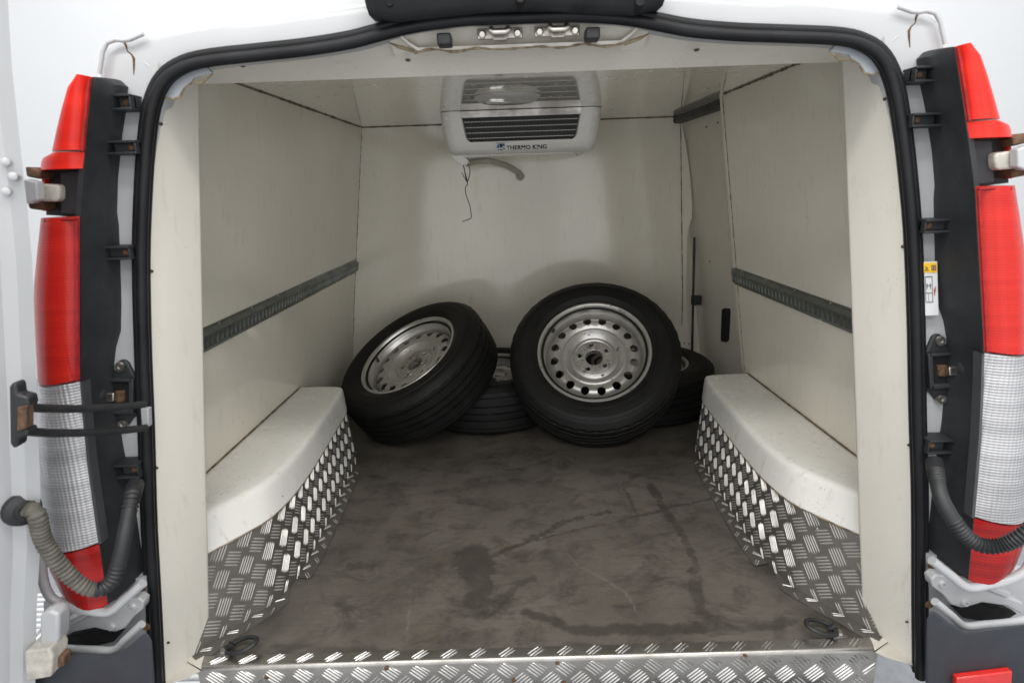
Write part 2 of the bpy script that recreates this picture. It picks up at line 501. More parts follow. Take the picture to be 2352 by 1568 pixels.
for i in range(len(SLc)):
    o_ = outer[i]; ypl = .985+RAKE*o_[2]
    B0 = np.array([o_[0], ypl+.012, o_[2]])
    c = np.array([-.3, 0, .7]); d = np.array([o_[0]-c[0], 0, o_[2]-c[2]]); d /= np.linalg.norm(d)
    mid = fl1[i]*.5+B0*.5+np.array([0, -.002, 0])
    rows.append([fl_in[i]+np.array([0, .03, 0]), fl_in[i], fl0[i], fl1[i]*.75+fl0[i]*.25, mid, B0-d*.012+np.array([0, -.002, 0]), B0+np.array([0, .004, 0]),
                 B0+d*.006+np.array([0, .02, 0]), B0+d*.016+np.array([0, .10, 0]), B0+d*.10+np.array([0, .5, .0]), B0+d*.13+np.array([0, 2.6, .0])])
full = rows+[[np.array([-q[0], q[1], q[2]]) for q in r] for r in reversed(rows[:-1])]
body = Geo().grid(full).out('body_shell', 'paint', van, smooth=50)
# raised roof gutter seams and their grime at the two upper corners
for mir in (False, True):
    g = Geo().tube([onY(x, y, 1.0, RAKE) for x, y in [(304, 122), (318, 132), (340, 150), (362, 166)]], [.002, .004, .004, .0015], 8)
    g.out('roof_seam', 'paint', body, mirror=mir)
    g = Geo().tube([onY(x, y, .996, RAKE) for x, y in [(283, 94), (290, 105), (293, 118), (303, 126), (308, 134), (308, 150), (307, 172)]], [.0012, .0022, .0012, .0018, .0026, .0018, .0006], 6)
    g.out('rust_streak', 'rust', body, mirror=mir)
    g = Geo().tube([onY(x, y, .985, RAKE) for x, y in [(228, 170), (236, 120), (246, 99), (266, 92), (284, 94), (298, 92), (330, 78)]], .0035, 10)
    g.out('gutter_edge', 'paint', body, mirror=mir)

# ---- black roof housing above the opening
g = Geo()
ol = [(838, -30), (848, 36), (912, 47), (1000, 37), (1100, 26), (1185, 22), (1280, 22), (1370, 28), (1455, 32), (1522, 14), (1527, -30)]
fr = [onY(x, y, .955, RAKE) for x, y in ol]
fr2 = [p+np.array([0, -.018, .008]) for p in fr]
n = len(ol)
g.grid([[p+np.array([0, .09, .004]) for p in fr], fr, fr2, [p+np.array([0, -.022, .03]) for p in fr2]])
g.add([p+np.array([0, -.022, .03]) for p in fr2], [tuple(range(n))])
hz = g.out('roof_light_housing', 'plastic', van, smooth=30)
for x in (895, 1195, 1470):
    p = onY(x, 5 if x != 1195 else -3, .93, RAKE)
    Geo().lathe(p, (0, -1, .1), [(0, .002), (.007, .003), (.008, 0), (.009, -.03)], 14).out('housing_plug', 'dark', hz)

# ---- cargo floor with stains worn into it
X0, X1, Y0, Y1, ST = -.90, .90, 1.068, 2.86, .005
xs = np.arange(X0, X1+ST, ST); ys = np.arange(Y0, Y1+ST, ST)
GX, GY = np.meshgrid(xs, ys)
vv = np.stack([GX.ravel(), GY.ravel(), np.zeros(GX.size)], 1)
nx, ny = len(xs), len(ys)
idx = np.arange(nx*ny).reshape(ny, nx)
ff = np.stack([idx[:-1, :-1].ravel(), idx[:-1, 1:].ravel(), idx[1:, 1:].ravel(), idx[1:, :-1].ravel()], 1)
me = bpy.data.meshes.new('cargo_floor')
me.vertices.add(len(vv)); me.vertices.foreach_set('co', vv.ravel())
me.loops.add(ff.size); me.loops.foreach_set('vertex_index', ff.ravel())
me.polygons.add(len(ff)); me.polygons.foreach_set('loop_start', np.arange(0, ff.size, 4))
me.update(); me.validate()
def wob(x, y, s, ph):
    return (np.sin(x*s*17+ph)*np.cos(y*s*23+ph*1.7)+.5*np.sin(x*s*41+y*s*37+ph*2.1)+.35*np.sin(x*s*83-y*s*71+ph))/1.85
def fractal(shape, beta, seed):
    r_ = np.random.default_rng(seed); f_ = np.fft.rfft2(r_.normal(size=shape))
    ky = np.fft.fftfreq(shape[0])[:, None]; kx = np.fft.rfftfreq(shape[1])[None]
    k = np.hypot(kx, ky); k[0, 0] = 1; f_ = f_/k**beta*(k > .006); n_ = np.fft.irfft2(f_, s=shape)
    return n_/n_.std()
FR1, FR2, FR3 = fractal(GX.shape, 1.5, 1), fractal(GX.shape, 1.5, 2), fractal(GX.shape, 1.15, 3)
def stroke(px, w0, w1, a, soft=.006):
    P = [onZ(x, y, 0) for x, y in px]; out = np.zeros(GX.shape)
    L = len(P)-1; am = min(.011, .003+.35*max(w0, w1))
    gx = GX+am*FR1; gy = GY+am*FR2
    for i in range(L):
        a0, b0 = P[i][:2], P[i+1][:2]; d = b0-a0; l2 = d@d
        t = np.clip(((gx-a0[0])*d[0]+(gy-a0[1])*d[1])/l2, 0, 1)
        dist = np.hypot(gx-a0[0]-t*d[0], gy-a0[1]-t*d[1])
        w = w0+(w1-w0)*(i+t)/L
        w = w*(1+.35*FR3)
        out = np.maximum(out, np.clip(1-(dist-w)/soft, 0, 1)*a*np.clip(1+.22*FR3, .35, 1.15))
    return out
st = np.zeros(GX.shape)
for args in [([(1222, 1238), (1240, 1225), (1300, 1195), (1350, 1178), (1398, 1170)], .016, .010, 1.0, .004),
             ([(1100, 1292), (1160, 1262), (1230, 1240), (1400, 1196), (1640, 1146)], .007, .003, .75, .004),
             ([(1430, 1115), (1450, 1150), (1470, 1182)], .006, .004, .6, .006),
             ([(1505, 1120), (1520, 1150), (1555, 1215), (1580, 1265), (1598, 1330), (1612, 1380), (1640, 1430)], .008, .013, .75, .008),
             ([(1200, 1408), (1260, 1420), (1310, 1442), (1390, 1452), (1520, 1446), (1660, 1438), (1760, 1432), (1800, 1418)], .005, .011, .75, .010),
             ([(1095, 1275), (1085, 1320), (1100, 1360), (1090, 1400)], .030, .034, .85, .030),
             ([(1085, 1400), (1070, 1430), (1090, 1455), (1080, 1500)], .030, .012, .6, .035),
             ([(1130, 1345), (1180, 1340), (1225, 1335)], .004, .003, .55, .006),
             ([(1120, 1382), (1180, 1352), (1226, 1336)], .010, .007, .65, .010),
             ([(930, 1340), (980, 1330), (1060, 1335)], .020, .03, .45, .04),
             ([(860, 1400), (920, 1380), (990, 1340)], .012, .022, .45, .04),
             ([(800, 1298), (850, 1300)], .006, .01, .6, .012),
             ([(1330, 1345), (1480, 1330), (1600, 1322)], .003, .003, .35, .008),
             ([(1590, 1120), (1640, 1110)], .004, .004, .5, .008),
             ([(800, 1150), (1000, 1130), (1200, 1105)], .004, .006, .4, .03),
             ([(1450, 1090), (1560, 1110), (1660, 1125)], .004, .006, .4, .02),
             ([(700, 1440), (900, 1430)], .006, .02, .35, .05),
             ([(640, 1480), (760, 1492), (900, 1496)], .004, .006, .5, .012),
             ([(1025, 1420), (1100, 1405), (1230, 1375)], .004, .004, .4, .012)]:
    st = np.maximum(st, stroke(*args))
# floor colour darkens unevenly towards its side edges
edge = np.minimum(.62-np.abs(GX), np.where(GX < 9, .5, .5))
st = np.maximum(st, np.clip(1-edge/.07, 0, 1)*.55*(.6+.4*wob(GX, GY, 1.1, 3)))
def line_scratch(*a):
    global FR1, FR2
    f1, f2 = FR1, FR2; FR1 = FR1*.25; FR2 = FR2*.25
    o_ = stroke(*a); FR1, FR2 = f1, f2
    return o_
sc = np.zeros(GX.shape)
for args in [([(944, 1350), (940, 1400), (934, 1470)], .0003, .0003, .55, .003), ([(1302, 1270), (1330, 1300), (1390, 1330), (1440, 1362), (1462, 1400)], .0003, .0003, .6, .003),
             ([(890, 1485), (960, 1470), (1040, 1440)], .0003, .0006, .3, .004), ([(1000, 1262), (1060, 1240)], .0003, .0003, .3, .004)]:
    sc = np.maximum(sc, line_scratch(*args))
for k in range(70):
    cx, cy = rng.uniform(-.6, .6), rng.uniform(1.1, 1.9)
    sc = np.maximum(sc, np.clip(1-np.hypot(GX-cx, GY-cy)/.004, 0, 1)*rng.uniform(.2, .7))
for nm, arr in (('stain_and_edge', st), ('scratch', sc)):
    a = me.attributes.new(nm, 'FLOAT', 'POINT'); a.data.foreach_set('value', arr.ravel().astype(np.float32))
obj('cargo_floor', me, van, 'floor')

# ---- tread plate bars
def bars(g, surf, U, V, P=.069, nb=5, bl=.030, sp=.0062, h=.0017, wid=.0021, u0=0.0, v0=0.0, ang=(42, -42)):
    """surf(u,v) -> point, normal ; rows of five bars, leaning one way then the other"""
    j0, j1 = int(V[0]/(P/2))-1, int(V[1]/(P/2))+2
    for j in range(j0, j1):
        sg = 1 if j % 2 else -1
        dx, dy = math.cos(math.radians(ang[j % 2])), math.sin(math.radians(ang[j % 2]))
        k0, k1 = int(U[0]/P)-1, int(U[1]/P)+2
        for k in range(k0, k1):
            cu, cv = (k+.5*(j % 2))*P+u0, j*P/2+v0
            for b in range(nb):
                q = (b-(nb-1)/2)*sp; L = bl*(1-.05*abs(b-(nb-1)/2))
                mu, mv = cu-dy*q, cv+dx*q
                if not (U[0]+.004 < mu < U[1]-.004 and V[0]+.003 < mv < V[1]-.003): continue
                loc = [(-.5, 0, 0), (-.36, .8, 0), (.36, .8, 0), (.5, 0, 0), (.36, -.8, 0), (-.36, -.8, 0), (-.34, 0, 1), (.34, 0, 1)]
                pts = []; ok = True
                for a, c, t in loc:
                    u, v = mu+a*L*dx-c*wid*dy, mv+a*L*dy+c*wid*dx
                    u = min(max(u, U[0]+.0005), U[1]-.0005); v = min(max(v, V[0]+.0005), V[1]-.0005)
                    p, n = surf(u, v); pts.append(np.array(p)+np.array(n)*(h*t+.0002))
                g.add(pts, [(0, 1, 6), (1, 2, 7, 6), (2, 3, 7), (3, 4, 7), (4, 5, 6, 7), (5, 0, 6)])

# ---- sill plate
SY, SX = 1.040, .742
prof = [(1.072, .0035), (SY+.006, .0035), (SY+.002, .0025), (SY-.0005, -.001), (SY-.002, -.006), (SY-.004, -.13)]
g = Geo().grid([[(x, y, z) for y, z in prof] for x in np.linspace(-SX, SX, 30)])
g.add([(-SX, y, z) for y, z in prof]+[(-SX, 1.072, -.13)], [tuple(range(len(prof)+1))])
g.add([(SX, y, z) for y, z in prof]+[(SX, 1.072, -.13)], [tuple(range(len(prof)+1))])
sill = g.out('sill_plate', 'alu', van, recalc=False, smooth=50)
g = Geo()
bars(g, lambda u, v: ((u, SY-.002-.002*(v/.13), -.006-v), (0, -1, .02)), (-SX+.002, SX-.002), (0, .12), v0=.016, P=.064, bl=.042, sp=.0074, wid=.0023)
bars(g, lambda u, v: ((u, SY+.006+v, .0035), (0, 0, 1)), (-SX+.002, SX-.002), (0, .026), v0=.013, P=.064, bl=.040, sp=.0074, wid=.0023)
t = g.out('tread_bars', 'alubar', sill, smooth=60, recalc=False); t['kind'] = 'stuff'
for x, y in [(1280, 1522), (888, 1534), (1295, 1568), (1180, 1562), (612, 1555), (1712, 1505)]:
    p = onZ(x, y, .004) if y < 1530 else onY(x, y, SY-.004)
    nrm = (0, 0, 1) if y < 1530 else (0, -1, 0)
    Geo().lathe(p, nrm, [(0, .0012), (.004, .001), (.0055, 0)], 10).out('rusty_screw', 'rust', sill)

# ---- wheel arch mouldings with tread kick plates
PAIR = [((.80, 1.03), (.86, 1.08)), ((.742, 1.11), (.773, 1.195)), ((.69, 1.185), (.712, 1.285)), ((.648, 1.25), (.676, 1.362)), ((.625, 1.37), (.661, 1.48)),
        ((.626, 1.55), (.660, 1.62)), ((.634, 1.75), (.667, 1.78)), ((.642, 1.915), (.674, 1.93)), ((.650, 2.03), (.684, 2.045)), ((.70, 2.075), (.715, 2.082)), ((.90, 2.085), (.90, 2.09))]
cur = resample([tuple(a) for a in catmull([np.array([b[0], b[1], t_[0], t_[1]]) for b, t_ in PAIR], 160)], 140)
alen = np.r_[0, np.cumsum(np.hypot(*np.diff(cur[:, :2], axis=0).T))]
def kick_at(u, z):
    b = [np.interp(u, alen, cur[:, k]) for k in range(4)]
    t_ = z/.284
    return np.array([b[0]+(b[2]-b[0])*t_, b[1]+(b[3]-b[1])*t_, z])
def kick_surf(s):
    def f(u, v):
        p = kick_at(u, v); q = kick_at(min(u+.004, alen[-1]), v); r_ = kick_at(u, v+.01)
        n_ = np.cross(q-p, r_-p); n_ /= np.linalg.norm(n_)
        if n_[0] > 0 and abs(n_[0]) > .3: n_ = -n_
        if abs(n_[0]) <= .3 and n_[1] > 0 and u < .5: n_ = -n_
        return (p[0]*s, p[1], p[2]), (n_[0]*s, n_[1], n_[2])
    return f
uend = float(np.interp(2.06, cur[:, 1], alen))
for s in (-1, 1):
    us = np.linspace(0, uend, 90)
    # kick plate
    g = Geo()
    rows_ = []
    for u in us:
        r_ = []
        for z in (.0, .002, .06, .12, .205):
            p = kick_at(u, z); r_.append((p[0]*s, p[1], p[2]))
        rows_.append(r_)
    g.grid(rows_)
    # floor flanges folded out of the plate, cut where the curve turns
    ucut0, ucut1 = float(np.interp(1.30, cur[:, 1], alen)), float(np.interp(1.335, cur[:, 1], alen))
    uf_end = float(np.interp(1.925, cur[:, 1], alen))
    def flange(u, w):
        p = kick_at(u, 0); q = kick_at(u+.004, 0); t_ = (q-p)/np.linalg.norm(q-p)
        n_ = np.array([-t_[1], t_[0], 0]); 
        if n_[0] > 0: n_ = -n_
        return p+n_*w
    for ua, ub, wa in ((0.05, ucut0, .030), (ucut1, uf_end, .036)):
        rr = []
        for u in np.linspace(ua, ub, 40):
            fade = min(1, (ub-u)/.05+.02) if ub == ucut0 else 1
            p0, p1 = flange(u, -.001), flange(u, wa*fade)
            lift = .003+.0015*math.sin(u*60)
            rr.append([(p0[0]*s, p0[1], .006), (p1[0]*s, p1[1], lift), (p1[0]*s, p1[1], .0005)])
        g.grid(rr)
    kp = g.out('kick_plate', 'kick', van, recalc=False, smooth=35)
    g = Geo()
    bars(g, kick_surf(s), (0.02, uend-.004), (.002, .199), P=.060, bl=.041, sp=.0064, wid=.0020, h=.0022, u0=.01 if s < 0 else .03, v0=.004, ang=(62, -28))
    def fls(u, v):
        p = flange(u, v); return (p[0]*s, p[1], .0062-.0025*v/.03), (0, 0, 1)
    bars(g, fls, (.06, ucut0-.045), (.001, .028), u0=.02, v0=.0, P=.064)
    bars(g, fls, (ucut1, uf_end), (.001, .034), u0=.02, v0=.0, P=.064)
    t = g.out('tread_bars', 'kickbar_lit', kp, smooth=60, recalc=False); t['kind'] = 'stuff'
    for yy, z in ((1.19, .165), (1.245, .185), (1.46, .182), (1.68, .172), (1.9, .165)):
        p, n_ = kick_surf(s)(float(np.interp(yy, cur[:, 1], alen)), z)
        screw(kp, p, n_, .0032, .002, 'alubar', 'rivet')
    # moulding
    g = Geo(); rows_ = []
    for u in np.linspace(0, alen[-1], 120):
        r_ = []
        base = kick_at(u, .198); top = kick_at(u, .284)
        q = kick_at(min(u+.004, alen[-1]), .28)-kick_at(max(u-.004, 0), .28); q /= np.linalg.norm(q)
        n_ = np.array([-q[1], q[0], 0])     # towards the aisle
        if n_ @ np.array([-1, -.6, 0]) < 0 and u < 1.1: n_ = -n_
        if u >= 1.1: n_ = np.array([-q[1], q[0], 0]) if (-q[1], q[0])[1] > 0 else np.array([q[1], -q[0], 0])
        for w, z in ((-.004, .197), (.004, .1965), (.0055, .199), (.0052, .23), (.0050, .262), (.0046, .2705), (.0030, .2765), (-.0005, .2812), (-.0060, .2838), (-.012, .2845)):
            f_ = (z-.198)/(.284-.198); p = base+(top-base)*f_+n_*w
            r_.append((p[0]*s, p[1], z))
        yw = top[1]
        xin = abs(r_[-1][0]); xw = wallx(yw, .284)+.004
        for tt in (.3, .65, 1.0):
            r_.append(((xin+(max(xw, xin+.001)-xin)*tt)*s, r_[-1][1]*(1-0)+0, .2845))
        rows_.append(r_)
    g.grid(rows_)
    ac = g.out('wheel_arch_moulding', 'arch', van, smooth=30)
    # caulk along kick plate top edge and wall joint
    g = Geo().tube([(lambda p: (p[0]*s*.9985, p[1], .1955+.0012*math.sin(u*160)))(kick_at(u, .196)) for u in np.linspace(.0, uend, 110)],
                   [.0032+.0016*random.random() for _ in range(110)], 6)
    g.out('caulk_bead', 'caulk', ac)
    ys_ = np.linspace(1.16, 2.075, 60)
    g = Geo().tube([((wallx(y, .286)-.001)*s, y, .2865) for y in ys_], [.0028+.0014*random.random() for _ in ys_], 6)
    g.out('grime_joint', 'seam', ac)

# ---- wall, ceiling, bulkhead, sliding door
ZC, YB = 1.272, 2.784
def yb(z): return YB+max(0.0, .12*(.45-z))
for s, y1, nm in ((-1, 2.80, 'wall_panel'), (1, 2.135, 'wall_panel')):
    g = Geo(); rr = []
    for y in np.linspace(1.17, y1, 16):
        rr.append([(s*wallx(y, z), y if y < y1-.001 or s > 0 else yb(z)+.004, z) for z in np.linspace(-.02, ZC+.003, 10)])
    g.grid(rr)
    if s > 0:
        g.grid([[(s*(wallx(y1, z)+d), y1, z) for z in np.linspace(-.02, ZC+.003, 10)] for d in (0, .07)])
    wp = g.out(nm, 'wall', van, recalc=False, smooth=30)
    if s > 0:
        zz = np.linspace(.29, ZC-.005, 90)
        Geo().tube([(wallx(2.105, z)-.0008, 2.105, z) for z in zz], [.0008+.0022*random.random()**2 for _ in zz], 6).out('panel_joint', 'caulk', wp)
    yy = np.linspace(1.2, 2.10 if s > 0 else 2.775, 90)
    Geo().tube([(s*(wallx(y, ZC)-.001), y, ZC-.002) for y in yy], [.0012+.0030*random.random()**2 for _ in yy], 6).out('ceiling_joint', 'seam', wp)
g = Geo().grid([[(x, y, ZC+.0) for y in np.linspace(1.20, 2.83, 12)] for x in np.linspace(-.715, .715, 8)])
g.grid([[(x, y, ZC+.0) for y in np.linspace(2.10, 2.95, 6)] for x in np.linspace(.715, .95, 4)])
g.out('ceiling_panel', 'ceiling', van, recalc=False, smooth=30)
Geo().grid([[(x, 2.90, z) for x in (.60, .80, 1.10)] for z in (-.05, .6, 1.32)]).out('door_pillar', 'cream', van, recalc=False)
xl = lambda z: -wallx(yb(z), z)-.002
g = Geo().grid([[(x, yb(z), z) for x in np.linspace(xl(z), .752+.055*(ZC-z), 10)] for z in np.linspace(-.02, ZC+.01, 12)])
bh = g.out('bulkhead_panel', 'wall', van, recalc=False, smooth=30)
# bulkhead side strip, shaped at its free edge
ed = [(1562, 268), (1566, 284), (1576, 335), (1585, 400), (1590, 470), (1589, 500), (1583, 522), (1578, 545), (1577, 600), (1577, 690), (1582, 745), (1590, 775), (1600, 800)]
g = Geo(); rr = []
for x, y in ed:
    p = onY(x, y, YB-.004); z = p[2]
    rr.append([(.748+.055*(ZC-z), yb(z)-.003, z), (p[0], yb(z)-.003, z), (p[0], yb(z)+.012, z)])
rr.append([(.748+.055*ZC, yb(0)-.003, 0), (rr[-1][1][0]+.01, yb(0)-.003, 0), (rr[-1][1][0]+.01, yb(0)+.012, 0)])
g.grid(rr)
bs = g.out('bulkhead_strip', 'wall', van, recalc=False, smooth=30)
zz = np.linspace(.3, ZC, 80)
Geo().tube([(.75+.055*(ZC-z), yb(z)-.003, z) for z in zz], [.0012+.0014*random.random() for _ in zz], 6).out('panel_joint', 'seam', bh)
Geo().tube([(xl(z)+.001, yb(z)-.001, z) for z in zz], [.0015+.002*random.random() for _ in zz], 6).out('panel_joint', 'seam', bh)
xx = np.linspace(-.69, .75, 80)
Geo().tube([(x, YB-.001, ZC-.001) for x in xx], [.0016+.002*random.random() for _ in xx], 6).out('ceiling_joint', 'seam', bh)
for x, y in ((1552, 281), (1562, 282), (1572, 788), (1583, 789)):
    screw(bs, onY(x, y, YB-.006 if y < 400 else yb(.25)-.004), (0, -1, 0), .0035, .002, 'mould')
# scuffs on bulkhead
# sliding door
OFF = .075
g = Geo().grid([[(wallx(y, z)+OFF+.010*math.sin((z-.1)*2.4), y, z) for y in np.linspace(2.10, 2.90, 10)] for z in np.linspace(-.02, 1.30, 14)])
sd = g.out('sliding_door', 'doorskin', van, recalc=False, smooth=40)
Geo().grid([[(wallx(y, 1.26)+OFF-.010, y, 1.241), (wallx(y, 1.26)+OFF-.040, y, 1.242), (wallx(y, 1.26)+OFF-.048, y, 1.248), (wallx(y, 1.26)+OFF-.048, y, ZC-.001)] for y in np.linspace(2.18, 2.782, 8)]).out('door_seal_strip', 'rubber', sd, recalc=False)
Geo().tube([(.842+.03*(.75-z), 2.795, z) for z in np.linspace(.73, .1, 12)], .006, 8).out('door_seal_strip', 'rubber', sd)
Geo().prism([onW(x, y, 1, OFF-.012) for x, y in [(1657, 712), (1661, 708), (1667, 709), (1668, 716), (1666, 780), (1663, 785), (1656, 784), (1655, 775)]], (.02, 0, 0)).out('door_pull', 'dark', sd, bevel=.002)
Geo().box((.842, 2.765, .405), (.885, 2.80, .45)).out('door_catch', 'plastic', sd, bevel=.003)
for x, y in ((1622, 292), (1648, 282), (1630, 600), (1681, 618), (1688, 632)):
    screw(sd, onW(x, y, 1, OFF-.004), (-1, 0, 0), .0035, .002, 'mould')

# ---- pillar linings and header lining
PIN = [(456, 178), (456, 195), (457, 340), (460, 500), (465, 750), (470, 1000), (476, 1250), (480, 1480)]
PINr = [onY(x, y, 1.12, RAKE) for x, y in PIN]
PO_px = [(386, 190), (372, 225), (356, 330), (345, 450), (341, 600), (346, 800), (353, 1000), (358, 1200), (370, 1400), (374, 1440)]
POr = [onY(x-24, y-(10 if y < 240 else 0), .994, RAKE) for x, y in PO_px]
zi = np.linspace(1.226, .0, 40)
PI_ = np.array(sorted([tuple(p) for p in PINr], key=lambda p: p[2])); PO_ = np.array(sorted([tuple(p) for p in POr], key=lambda p: p[2]))
SEALS = np.array(sorted([tuple(p) for p in seal_offset(SLc, -.002, .008) if p[0] < -.56], key=lambda p: p[2]))
for mir in (False, True):
    g = Geo(); rr = []
    for z in zi:
        xi, yi = np.interp(z, PI_[:, 2], PI_[:, 0]), np.interp(z, PI_[:, 2], PI_[:, 1])
        xo, yo = float(np.interp(z, SEALS[:, 2], SEALS[:, 0])), float(np.interp(z, SEALS[:, 2], SEALS[:, 1]))
        xo = min(xo, xi-.004)
        row_ = [(xo-.004, yo+.012, z), (xo, yo, z)]
        for t_ in (.15, .4, .7, .9, .97):
            row_.append((xo+(xi-xo)*t_-.006*math.sin(math.pi*t_)*0, yo+(yi-yo)*t_-.012*math.sin(math.pi*t_), z))
        row_ += [(xi, yi, z), (xi-.002, yi+.006, z), (xi-.012, yi+.010, z), (-wallx(yi, z)-.004, yi+.016, z)]
        rr.append(row_)
    # pointed tail below the floor line
    tip = onY(432, 1556, 1.01); 
    last = rr[-1]
    for t_ in (.35, .7, 1.0):
        rr.append([tuple(np.array(p)*(1-t_)+(tip+np.array([0.002*k, .002*k, 0]))*t_) for k, p in enumerate(last)])
    g.grid(rr)
    pl = g.out('pillar_lining', 'pillar', van, mirror=mir, smooth=50)
    for x, y in [(368, 285), (355, 623), (360, 1075), (385, 1480)]:
        p = onY(x, y, 1.0, RAKE)
        xo, yo = np.interp(p[2], PO_[:, 2], PO_[:, 0]), np.interp(p[2], PO_[:, 2], PO_[:, 1])
        pp = np.array([xo+.020, yo+.008, p[2]])
        if mir: pp[0] *= -1
        Geo().lathe(pp, (.3*(1 if not mir else -1), -1, 0), [(0, .0002), (.0015, .0006), (.0026, .0010), (.0033, 0)], 12).out('screw_hole', 'mould', pl)
    # bare grey metal patch at the upper corner and brown sealant at its rim
    g = Geo().prism([onY(x, y, 1.0, RAKE) for x, y in [(352, 222), (400, 226), (412, 222), (424, 200), (440, 188), (446, 178), (470, 172), (488, 168), (470, 152), (430, 160), (392, 180)]], (0, .006, .002))
    g.out('corner_gusset', 'greypaint', pl, mirror=mir, smooth=20)
    g = Geo().tube([onY(x, y, .998, RAKE) for x, y in [(368, 222), (398, 228), (413, 223), (424, 201), (441, 190), (464, 190), (489, 170)]], [.001, .0016, .0022, .0012, .0018, .0024, .001], 6)
    g.out('sealant_bead', 'caulk', pl, mirror=mir)

# header: strip from the seal to its inner lower edge, with a notch for the strikers
HE_Y, HE_Z = 1.25, 1.213
seal_in = [p for p in seal_offset(SLc, -.004, .014) if p[0] > -.56]
seal_in = seal_in+[np.array([-p[0], p[1], p[2]]) for p in reversed(seal_in[:-1])]
notch = [(-.225, 0), (-.19, 1), (.19, 1), (.225, 0)]
rr = []
sx_ = np.array([p[0] for p in seal_in]); sz_ = np.array([p[2] for p in seal_in]); sy_ = np.array([p[1] for p in seal_in])
for x in np.concatenate([np.linspace(-.635, -.24, 14), np.linspace(-.23, .23, 30), np.linspace(.24, .635, 14)]):
    z0 = float(np.interp(x, sx_, sz_)); y0 = float(np.interp(x, sx_, sy_))
    nf = float(np.interp(x, [-.22, -.185, .185, .22], [0, 1, 1, 0]))
    ytop = y0+.006+nf*.028; ztop = z0*(1-nf)+1.240*nf if nf else z0
    ztop = min(ztop, z0)+(.007 if nf < .5 else 0)
    row_ = [(x, ytop, ztop+.004), (x, ytop+.003, ztop-.001)]
    for t_ in (.25, .55, .8, .95):
        row_.append((x, ytop+(HE_Y-ytop)*t_, ztop+(HE_Z-ztop)*t_+.010*math.sin(math.pi*t_)*.6))
    row_ += [(x, HE_Y, HE_Z), (x, HE_Y+.004, HE_Z+.003), (x, HE_Y+.006, ZC+.002)]
    rr.append(row_)
hl = Geo().grid(rr).out('header_lining', 'pillar', van, recalc=False, smooth=50)
for x, y in [(938, 139), (1598, 118), (562, 172), (1942, 120)]:
    p = onY(x, y, 1.175); xx_ = p[0]
    Geo().lathe((xx_, 1.17, 1.2285), (0, -.3, -1), [(0, .001), (.003, .0015), (.0045, .001), (.0055, 0)], 12).out('screw_hole', 'mould', hl)
# metal striker plate inside the notch
g = Geo(); rr = []
for x in np.linspace(-.23, .23, 24):
    z0 = float(np.interp(x, sx_, sz_)); y0 = float(np.interp(x, sx_, sy_))
    rr.append([(x, y0-.004, z0+.006), (x, y0+.030, z0-.004), (x, y0+.040, z0-.012), (x, y0+.075, 1.236)])
sp_ = Geo().grid(rr).out('striker_panel', 'pillar', van, recalc=False, smooth=40)
g = Geo().tube([(x, 1.148+.004*math.sin(x*90), 1.2375+.002*math.sin(x*70)) for x in np.linspace(-.19, .19, 60)], [.0012+.0016*random.random() for _ in range(60)], 6)
g.out('sealant_bead', 'caulk', sp_)
for s in (-1, 1):
    g = Geo().tube([(s*.19, 1.147, 1.238), (s*.20, 1.138, 1.240), (s*.215, 1.130, 1.243), (s*.228, 1.124, 1.248)], [.003, .0035, .003, .001], 6)
    g.out('sealant_bead', 'caulk', sp_)
def striker(px, py):
    p = onY(px, py, 1.115); x, y, z = p
    st_ = empty('door_striker', (x, y, z), van)
    Geo().box((x-.040, y+.012, z-.004), (x+.040, y+.018, z+.014)).out('base_plate', 'steel', st_, bevel=.002)
    c = [np.array((x-.014, y+.012, z+.006)), np.array((x-.014, y-.012, z+.006)), np.array((x-.014, y-.018, z+.002)), np.array((x-.010, y-.020, z-.001)),
         np.array((x+.010, y-.020, z-.001)), np.array((x+.014, y-.018, z+.002)), np.array((x+.014, y-.012, z+.006)), np.array((x+.014, y+.012, z+.006))]
    Geo().tube(c, .0052, 10).out('loop', 'steel', st_)
    Geo().box((x-.012, y-.006, z-.010), (x+.012, y+.012, z+.004)).out('catch', 'steel', st_, bevel=.002)
    for d in (-.031, .031):
        Geo().lathe((x+d, y+.012, z+.004), (0, -1, -.2), [(0, .007), (.005, .007), (.0075, .005), (.008, 0)], 6).out('bolt', 'steel', st_)
striker(1148, 80); striker(1281, 74)
for px, py in ((1021, 92), (1360, 79)):
    x, y, z = onY(px, py, 1.115)
    Geo().box((x-.0125, y-.012, z-.010), (x+.0125, y+.02, z+.009)).out('rubber_buffer', 'rubber', van, bevel=.003)

